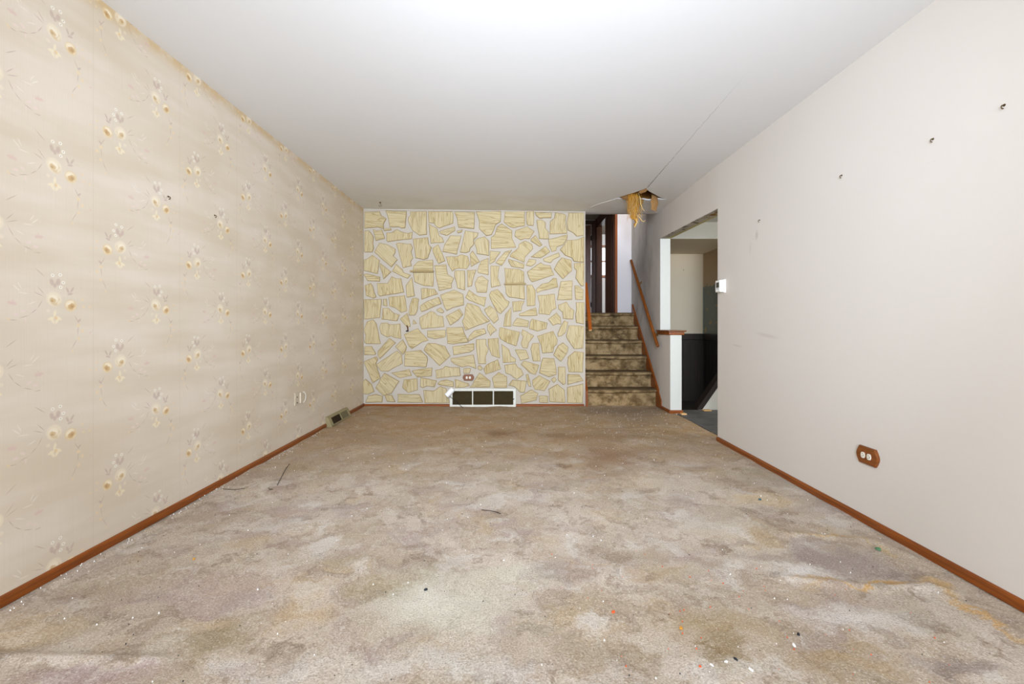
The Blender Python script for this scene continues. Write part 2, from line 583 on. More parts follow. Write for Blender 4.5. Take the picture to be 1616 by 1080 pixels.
def stone_mat():
    m, n, b = material('split_stone', 0.8, 0.2)
    uv = n.coord('UV')
    obj = n.put('ShaderNodeObjectInfo').outputs['Random']
    bed = n.noise(n.mapping(uv, scale=(5, 62, 1)), 1.0, 4, 0.55, 0.4)
    c = n.mix(n.ramp(bed, 0.3, 0.72), lin('#b5a378'), lin('#c3b48e'))
    crack = n.noise(n.mapping(uv, scale=(2.2, 26, 1)), 1.0, 2, 0.5, 0.3)
    ln = n.ramp(n.math('ABSOLUTE', n.math('SUBTRACT', crack, 0.5)), 0.034, 0.0, 0, 0.85)
    c = n.mix(ln, c, lin('#9f8756'))
    c = n.mix(n.math('MULTIPLY', obj, 0.35), c, lin('#c6b998'))
    c = n.mix(n.ramp(n.noise(uv, 30, 3), 0.6, 0.8, 0, 0.5), c, lin('#c8b380'))
    n.set(b.inputs['Base Color'], c)
    h = n.math('SUBTRACT', bed, n.math('MULTIPLY', ln, 0.5))
    n.set(b.inputs['Normal'], n.bump(h, 0.8, 0.006))
    return m


def slate_mat():
    m, n, b = material('worn_dark_vinyl', 0.5, 0.4)
    co = n.coord()
    f = n.noise(n.mapping(co, rot=(0, 0, 0.9), scale=(3, 16, 1)), 1.6, 5, 0.65)
    c = n.mix(n.ramp(f, 0.3, 0.7), lin('#3f3f41'), lin('#6f6e6c'))
    c = n.mix(n.ramp(n.noise(co, 14, 5), 0.62, 0.75, 0, 0.5), c, lin('#a8a6a0'))
    n.set(b.inputs['Base Color'], c)
    return m


def kitchen_wall_mat():
    m, n, b = material('kitchen_wall_paint', 0.8, 0.15)
    co = n.coord()
    c = n.mix(n.noise(co, 2.2, 4), lin('#ccbda2'), lin('#d8cab0'))
    x, y, z = n.sep(co)
    c = n.mix(n.ramp(z, 2.12, 1.5, 0, 0.35), c, lin('#cdccc0'))
    # bare grey-blue patch on the side wall
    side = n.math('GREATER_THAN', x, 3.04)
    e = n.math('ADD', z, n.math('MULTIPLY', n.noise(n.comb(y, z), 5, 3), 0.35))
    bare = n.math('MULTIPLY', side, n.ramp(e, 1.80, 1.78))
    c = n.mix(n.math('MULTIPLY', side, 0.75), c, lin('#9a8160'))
    c = n.mix(bare, c, lin('#7a7f78'))
    sp = n.math('MULTIPLY', bare, n.ramp(n.noise(n.comb(y, z), 9, 3), 0.6, 0.66))
    c = n.mix(sp, c, lin('#a08e6c'))
    n.set(b.inputs['Base Color'], c)
    n.set(b.inputs['Normal'], n.bump(n.noise(co, 120, 3), 0.08, 0.003))
    return m


def header_under_mat():
    """bare bottom of the cut lintel, patchy plaster and glue"""
    m, n, b = material('patchy_plaster', 0.85, 0.1)
    co = n.coord()
    x, y, z = n.sep(co)
    c = n.mix(n.noise(co, 22, 4), lin('#9d978c'), lin('#b9b3a6'))
    c = n.mix(n.ramp(n.noise(n.mapping(co, scale=(1, 0.7, 1)), 16, 3), 0.56, 0.62, 0, 0.85), c, lin('#57503f'))
    c = n.mix(n.ramp(n.math('ADD', x, n.math('MULTIPLY', n.noise(co, 6, 2), 0.03)), 1.905, 1.93), c, lin('#b3ab7c'))
    c = n.mix(n.math('MULTIPLY', n.ramp(y, 4.45, 4.2), n.ramp(n.noise(co, 10, 3), 0.5, 0.6)), c, lin('#7d5b30'))
    n.set(b.inputs['Base Color'], c)
    return m


M_WALL = painted_wall()
M_CEIL = ceiling_paint()
M_PAPER = wallpaper()
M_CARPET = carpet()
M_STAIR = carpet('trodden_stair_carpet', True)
M_STONE = stone_mat()
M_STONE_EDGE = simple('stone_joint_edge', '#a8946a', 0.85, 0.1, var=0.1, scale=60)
M_GROUT = simple('skim_mortar', '#bbb2a4', 0.85, 0.15, var=0.03, scale=8, bump=0.12, bscale=45)
M_WHITE = simple('white_gloss_paint', '#c6c8c2', 0.5, 0.3, var=0.02)
M_CASE_Y = wood('stained_trim_along_depth', '#72380a', '#8a4810', 1, dark='#5e2e08')
M_CASE_X = wood('stained_trim_along_width', '#72380a', '#8a4810', 0, dark='#5e2e08')
M_CASE_Z = wood('stained_trim_upright', '#72380a', '#8a4810', 2, dark='#5e2e08')
M_RAIL = wood('stained_handrail', '#6f3a0e', '#8a4d18', 1, 0.35, dark='#5c300a')
M_RAIL_O = wood('orange_handrail', '#8c450e', '#a05218', 1, 0.4, dark='#8f400c')
M_CAP_DK = wood('dark_cap_wood', '#5f3418', '#7a4a26', 1, 0.4, dark='#4b2812')
M_ENDGRAIN = simple('cut_end_grain', '#d9b27c', 0.8, 0.1, var=0.1, scale=120)
M_DOOR = wood('dark_door_veneer', '#47260f', '#643819', 2, 0.35, dark='#3a1d0a')
M_DOORC = wood('dark_door_casing', '#32190c', '#4a2812', 2, 0.4, dark='#28130a')
M_BRASS = simple('aged_brass', '#a8843c', 0.35, 0.5, 0.9, var=0.15, scale=60)
M_BRONZE = simple('dark_bronze_hook', '#5d4a2c', 0.4, 0.5, 0.7, var=0.2, scale=200)
M_PLASTIC = simple('white_plastic', '#eeeeea', 0.4, 0.4, var=0.01)
M_IVORY = simple('ivory_plastic', '#e4dfcf', 0.4, 0.4, var=0.03)
M_JACK = simple('aged_beige_plastic', '#c3b79f', 0.5, 0.3, var=0.03)
M_SLOT = simple('dark_slot', '#2b2620', 0.8, 0.1)
M_GRILLE = simple('chipped_white_enamel', '#d9d8cc', 0.45, 0.35, var=0.08, scale=40)
M_MESHDK = simple('dusty_olive_filter', '#4b4128', 0.7, 0.2, var=0.25, scale=9)
M_LOUVER = simple('dusty_louver', '#57492e', 0.6, 0.2, var=0.2, scale=14)
M_REG = simple('olive_beige_enamel', '#8c805c', 0.45, 0.35, var=0.08, scale=20)
M_REGDK = simple('register_dark_inside', '#33281a', 0.8, 0.1, var=0.2)
M_REGMID = simple('register_damper', '#6c634a', 0.6, 0.2, var=0.1)
M_BLACK = simple('black_rubber', '#1b1a19', 0.5, 0.3)
M_PANEL = wood('dark_wainscot', '#17100c', '#211711', 2, 0.5, dark='#0f0a08')
M_SLATE = slate_mat()
M_LOWFLOOR = simple('dark_worn_floor', '#393430', 0.7, 0.2, var=0.3, scale=16)
M_KWALL = kitchen_wall_mat()
M_HUNDER = header_under_mat()
M_HALL = simple('pale_lavender_paint', '#cdc8c8', 0.8, 0.15, var=0.03, scale=3)
M_HALLCEIL = simple('hall_ceiling_paint', '#8d857a', 0.85, 0.1, var=0.04)
M_KRAFT = simple('torn_kraft_paper', '#9a7448', 0.9, 0.1, var=0.18, scale=40, bump=0.2, bscale=120)
M_JOIST = wood('rough_joist', '#8a5a26', '#a87438', 0, 0.8, 0.1, dark='#5f3a18')
M_GYP = simple('broken_gypsum', '#e6e4df', 0.9, 0.1, var=0.03)
M_FIBRE = simple('amber_fibreglass', '#c8923a', 0.9, 0.1, var=0.25, scale=50)
M_FIBRE2 = simple('pale_fibreglass', '#dcb877', 0.9, 0.1, var=0.2, scale=50)
M_DECK = simple('subfloor_board', '#4a3620', 0.9, 0.05, var=0.2, scale=6)

# ------------------------------------------------------------------ structure: floor
ceil_z = lambda x, y: 2.443 - (0.0128 * (x - XL) if y > 0 else 0.0128 * (x - XL)) - 0.02 * max(0, min(1, (x - 0.9) / 0.9)) * max(0, min(1, (4.6 - y) / 2.6))

nx, ny = 248, 486
xs = np.linspace(-1.84, 1.905, nx)
ys = np.concatenate([np.linspace(-2.62, -1.24, 20), np.linspace(-1.22, 5.68, 466)])
GX, GY = np.meshgrid(xs, ys)
GZ = np.zeros_like(GX)
rng = np.random.default_rng(4)
for _ in range(60):
    kx, ky = rng.normal(0, 9, 2)
    GZ += 0.0005 * np.sin(kx * GX + ky * GY + rng.uniform(0, 6.28))


def ridge(pts, h, wd):
    global GZ
    d = np.full_like(GX, 9.0)
    for (ax, ay), (bx, by) in zip(pts, pts[1:]):
        dx, dy = bx - ax, by - ay
        t = np.clip(((GX - ax) * dx + (GY - ay) * dy) / (dx * dx + dy * dy), 0, 1)
        d = np.minimum(d, np.hypot(GX - ax - t * dx, GY - ay - t * dy))
    GZ += h * np.exp(-(d / wd) ** 2)


ridge([(1.08, 1.80), (1.20, 1.775), (1.40, 1.74), (1.62, 1.755), (1.66, 1.72)], 0.011, 0.022)
ridge([(1.60, 1.74), (1.635, 1.60), (1.65, 1.42), (1.66, 1.2)], 0.009, 0.03)
ridge([(1.32, 2.17), (1.45, 2.165), (1.70, 2.12), (1.74, 1.95)], 0.008, 0.025)
ridge([(-1.9, 1.372), (-1.3, 1.367), (-1.05, 1.365)], 0.010, 0.018)
ridge([(-1.745, 1.4), (-1.74, 2.2), (-1.735, 2.6)], -0.008, 0.012)
ridge([(-1.77, 1.4), (-1.765, 2.6)], 0.006, 0.016)
ridge([(0.9, 4.42), (1.4, 4.45), (1.8, 4.30)], 0.005, 0.03)
edge = np.clip((GX - 1.86) / 0.045, 0, 1)
GZ -= 0.012 * edge ** 2
me = bpy.data.meshes.new('floor')
verts = np.stack([GX, GY, GZ], -1).reshape(-1, 3)
idx = np.arange(nx * ny).reshape(ny, nx)
quads = np.stack([idx[:-1, :-1], idx[:-1, 1:], idx[1:, 1:], idx[1:, :-1]], -1).reshape(-1, 4)
me.from_pydata(verts.tolist(), [], quads.tolist())
for p in me.polygons:
    p.use_smooth = True
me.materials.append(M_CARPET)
fl = bpy.data.objects.new('floor', me)
C.objects.link(fl)
struct(fl)


def slab(name, x0, x1, y0, y1, z0, z1, mat, parent=None):
    o = link(name, box(bmesh.new(), x0, x1, y0, y1, z0, z1), mat, parent)
    return struct(o) if parent is None else o


slab('subfloor', -1.95, 1.93, -2.75, 5.9, -0.3, -0.03, M_DECK)
slab('kitchen_floor', 1.906, 4.6, 2.2, 5.44, -0.12, -0.006, M_SLATE)
slab('lower_floor', 1.93, 4.6, 5.45, 7.3, -0.5, -0.19, M_LOWFLOOR)

# ------------------------------------------------------------------ ceiling with the torn hole
HOLE_L = [(1.342, 4.76), (1.30, 4.83), (1.266, 4.876), (1.225, 4.94), (1.198, 4.985), (1.161, 5.035)]
HOLE_LB = [(1.22, 5.045), (1.268, 5.07), (1.327, 5.125)]
HOLE_RB = [(1.467, 5.03), (1.51, 5.055), (1.549, 5.07), (1.618, 5.02)]
HOLE_R = [(1.731, 5.047), (1.643, 4.97), (1.60, 4.925), (1.543, 4.85), (1.49, 4.79), (1.438, 4.727)]
APEX, BOT = (1.392, 4.65), (1.393, 5.04)


def seam_x(y):
    return 1.315 + (y - 2.63) * (0.077 / 2.02)


def drop(x, y):
    t = max(0, min(1, (y - 3.3) / 1.3))
    return 0.010 * t * t * max(0, 1 - (x - seam_x(y)) / 0.5) * max(0, min(1, (5.5 - y) / 0.4))


def cz_left(x, y):
    return ceil_z(x, y)


def cz_right(x, y):
    return ceil_z(x, y) - drop(x, y)


def region(poly, zf, edge_pts=0.12):
    poly2 = []
    for a, b in zip(poly, poly[1:] + poly[:1]):
        a, b = Vector(a), Vector(b)
        k = max(1, int((b - a).length / edge_pts))
        for i in range(k):
            poly2.append(a.lerp(b, i / k))
    pts = list(poly2)
    x0, x1 = min(p.x for p in poly2), max(p.x for p in poly2)
    y0, y1 = min(p.y for p in poly2), max(p.y for p in poly2)

    def inside(q):
        c = False
        for a, b in zip(poly2, poly2[1:] + poly2[:1]):
            if (a.y > q.y) != (b.y > q.y) and q.x < (b.x - a.x) * (q.y - a.y) / (b.y - a.y) + a.x:
                c = not c
        return c
    gx = x0 + 0.06
    while gx < x1:
        gy = y0 + 0.06
        while gy < y1:
            q = Vector((gx, gy))
            if inside(q) and min((q - p).length for p in poly2) > 0.05:
                pts.append(q)
            gy += 0.13
        gx += 0.13
    k = len(poly2)
    v, e, f, *_ = delaunay_2d_cdt([p.to_2d() for p in pts], [], [list(range(k))], 1, 1e-6)
    bm = bmesh.new()
    lo = [bm.verts.new((p.x, p.y, zf(p.x, p.y))) for p in v]
    fs = []
    for t in f:
        try:
            fs.append(bm.faces.new([lo[i] for i in t]))
        except ValueError:
            pass
    bm.normal_update()
    for fc in fs:
        if fc.normal.z > 0:
            fc.normal_flip()
    r = bmesh.ops.extrude_face_region(bm, geom=bm.faces[:], use_keep_orig=True)
    for g in r['geom']:
        if isinstance(g, bmesh.types.BMVert):
            g.co.z += 0.013
    bmesh.ops.recalc_face_normals(bm, faces=bm.faces[:])
    return bm


def gap(y):
    return 0.0002 + 0.0035 * max(0, min(1, (y - 3.95) / 0.65))


jag = random.Random(3)
seam_y = [-2.72 + 0.2 * i for i in range(26)] + [2.6 + 0.09 * i for i in range(23)]
seam_y = sorted(set(round(y, 3) for y in seam_y if y < 4.63))
jx = {y: (jag.uniform(-0.002, 0.002) if y > 4.0 else 0) for y in seam_y}
sl = [(seam_x(y) + jx[y] - gap(y) / 2, y) for y in seam_y]
sr = [(seam_x(y) + jx[y] + gap(y) / 2, y) for y in seam_y]
left_poly = [(-1.93, -2.72)] + sl + [APEX] + HOLE_L + HOLE_LB + [BOT, (1.42, 5.69), (-1.93, 5.69)]
right_poly = sr + [APEX] + HOLE_R[::-1] + HOLE_RB[::-1] + [BOT, (1.42, 5.69), (1.93, 5.69), (1.93, -2.72)]
right_poly = [p for p in right_poly]
bm = region(left_poly, cz_left)
b2 = region(right_poly, cz_right)
tmp = bpy.data.meshes.new('t')
b2.to_mesh(tmp)
b2.free()
bm.from_mesh(tmp)
ceiling = struct(link('ceiling', bm, M_CEIL, smooth=25))
# boards over the ceiling (underside of the roof space, seen through the tear)
slab('roof_deck', -1.97, 1.97, -2.8, 5.72, 2.62, 2.66, M_DECK)
for k, y in enumerate((4.78, 5.19)):
    link('joist', box(bmesh.new(), 0.95, 1.95, y, y + 0.04, 2.432, 2.62, 0.003), M_JOIST, ceiling)


def flap(name, a, b, tip, mat, thick=0.0025, curl=0.02, nseg=7):
    """torn paper strip hanging from edge a-b down to tip line"""
    a, b = Vector(a), Vector(b)
    ta, tb = Vector(tip[0]), Vector(tip[1])
    bm = bmesh.new()
    front, back = [], []
    rr = random.Random(hash(name) % 97)
    for i in range(nseg + 1):
        t = i / nseg
        pa, pb = a.lerp(ta, t), b.lerp(tb, t)
        bow = Vector((0, -curl * math.sin(PI * t), 0))
        j = Vector((0.006 * math.sin(9 * t), 0, 0))
        row = [pa + bow + j, (pa + pb) / 2 + bow * 1.5 + Vector((0, -0.008, 0)), pb + bow - j]
        front.append([bm.verts.new(p) for p in row])
        back.append([bm.verts.new(p + Vector((0, thick, 0))) for p in row])
    for g, flip in ((front, False), (back, True)):
        for r0, r1 in zip(g, g[1:]):
            for k in range(2):
                q = (r0[k], r0[k + 1], r1[k + 1], r1[k])
                bm.faces.new(q if not flip else q[::-1])
    for k in (0, 2):
        for i in range(nseg):
            bm.faces.new((front[i][k], front[i + 1][k], back[i + 1][k], back[i][k]))
    for k in range(2):
        bm.faces.new((front[-1][k], front[-1][k + 1], back[-1][k + 1], back[-1][k]))
    return link(name, fix(bm), mat, ceiling, smooth=40)


flap('torn_paper', P(1027.5, 305, 4.93), P(1038.5, 309, 4.97), (P(1026.5, 331, 4.93), P(1036, 334, 4.95)), M_KRAFT)
flap('torn_paper', P(1004, 315, 5.03), P(1017, 315, 5.03), (P(1007, 326.5, 5.0), P(1012, 326, 5.0)), M_KRAFT, curl=0.01)
flap('torn_paper', P(978, 311.5, 5.0), P(996, 306, 4.92), (P(989, 316.5, 5.03), P(996.5, 318.5, 5.0)), M_KRAFT, curl=0.004)
flap('torn_paper', P(1008, 302, 4.74), P(1022, 297.5, 4.66), (P(1009, 306.5, 4.78), P(1020, 303, 4.7)), M_KRAFT, curl=0.004)
# lifted plaster lip running from the tear to the stone wall, and the lip at the right tip
bm = bmesh.new()
pts = [(972, 314.3), (962, 317.5), (950, 321), (940, 324.5), (931, 328.5)]
w3 = []
for px, py in pts:
    Y = 1.401 * F / (VY - py)
    x = (px - VX) * Y / F
    w3.append((x, Y, ceil_z(x, Y) - 0.0005))
tube(bm, w3, [0.004, 0.0035, 0.003, 0.0025, 0.0015], 5)
link('plaster_lip', fix(bm), M_GYP, ceiling)

# ------------------------------------------------------------------ walls
struct(link('wall_left', box(bmesh.new(), XL - 0.12, XL, -2.75, 5.95, -0.1, 2.62), M_PAPER))
bm = bmesh.new()
box(bm, XL - 0.12, -1.60, -2.70, -2.6, -0.1, 2.62)
box(bm, 1.40, 1.93, -2.70, -2.6, -0.1, 2.62)
box(bm, -1.60, 1.40, -2.70, -2.6, -0.1, 0.6)
box(bm, -1.60, 1.40, -2.70, -2.6, 2.1, 2.62)
struct(link('wall_front', bm, M_WALL))

# right wall: long stretch, lintel over the opening, stretch along the stairs
YO, YJ = 3.956, 5.58
z1, z2 = 2.0165, 2.066
bm = bmesh.new()
box(bm, XR, XR + 0.13, -2.75, YO, -0.1, 2.62)
hexa(bm, [(XR, YO, z1), (XR + .13, YO, z1), (XS + .124, YJ, z2), (XS, YJ, z2),
          (XR, YO, 2.62), (XR + .13, YO, 2.62), (XS + .124, YJ, 2.62), (XS, YJ, 2.62)])
box(bm, XS, XS + 0.124, YJ, 6.95, -0.3, 3.35)
wall_r = struct(link('wall_right', bm, M_WALL))
hexa_b = hexa(bmesh.new(), [(XR + .001, YO, z1 - .004), (XR + .129, YO, z1 - .004), (XS + .123, YJ, z2 - .004), (XS + .001, YJ, z2 - .004),
                            (XR + .001, YO, z1), (XR + .129, YO, z1), (XS + .123, YJ, z2), (XS + .001, YJ, z2)])
link('lintel_underside', hexa_b, M_HUNDER, wall_r)
# white painted jamb face and half wall end
link('jamb_face', box(bmesh.new(), XS + .001, XS + .123, YJ - .004, YJ, 0.95, 2.064), M_WHITE, wall_r)
bm = bmesh.new()
box(bm, 1.824, 1.955, 5.20, YJ, -0.1, 0.895)
half = struct(link('wall_half', bm, M_WALL))
link('end_face', box(bmesh.new(), 1.826, 1.953, 5.196, 5.20, 0.038, 0.894), M_WHITE, half)
bm = bmesh.new()
box(bm, 1.806, 1.978, 5.178, YJ + .02, 0.893, 0.928, 0.003)
link('cap_molding', bm, M_CASE_Y, half, smooth=30)
bm = bmesh.new()
box(bm, 1.792, 1.995, 5.155, YJ + .025, 0.928, 0.946, 0.004)
link('cap_board', bm, M_CAP_DK, half, smooth=30)

# stone wall core: plaster with its white end
bm = bmesh.new()
box(bm, XL - 0.1, 0.931, YB, YB + 0.11, -0.1, 2.62)
wall_b = struct(link('wall_back', bm, M_GROUT))
bm = bmesh.new()
box(bm, 0.86, 0.93, YB + 0.11, 9.95, -0.3, 3.35)
struct(link('wall_stairs', bm, M_HALL))
bm = bmesh.new()
box(bm, 0.86, 2.0, 5.70, 5.80, 2.415, 3.35)
struct(link('wall_above_stairs', bm, M_HALL))
# white moulding along the top and side of the stone panel
bm = bmesh.new()
a = P(573.5, 329.9, YB)
hexa(bm, [(XL, YB - .012, 2.428), (0.932, YB - .012, 2.396), (0.932, YB, 2.396), (XL, YB, 2.428),
          (XL, YB - .012, 2.444), (0.932, YB - .012, 2.411), (0.932, YB, 2.411), (XL, YB, 2.444)])
link('top_bead', bm, M_GROUT, wall_b)

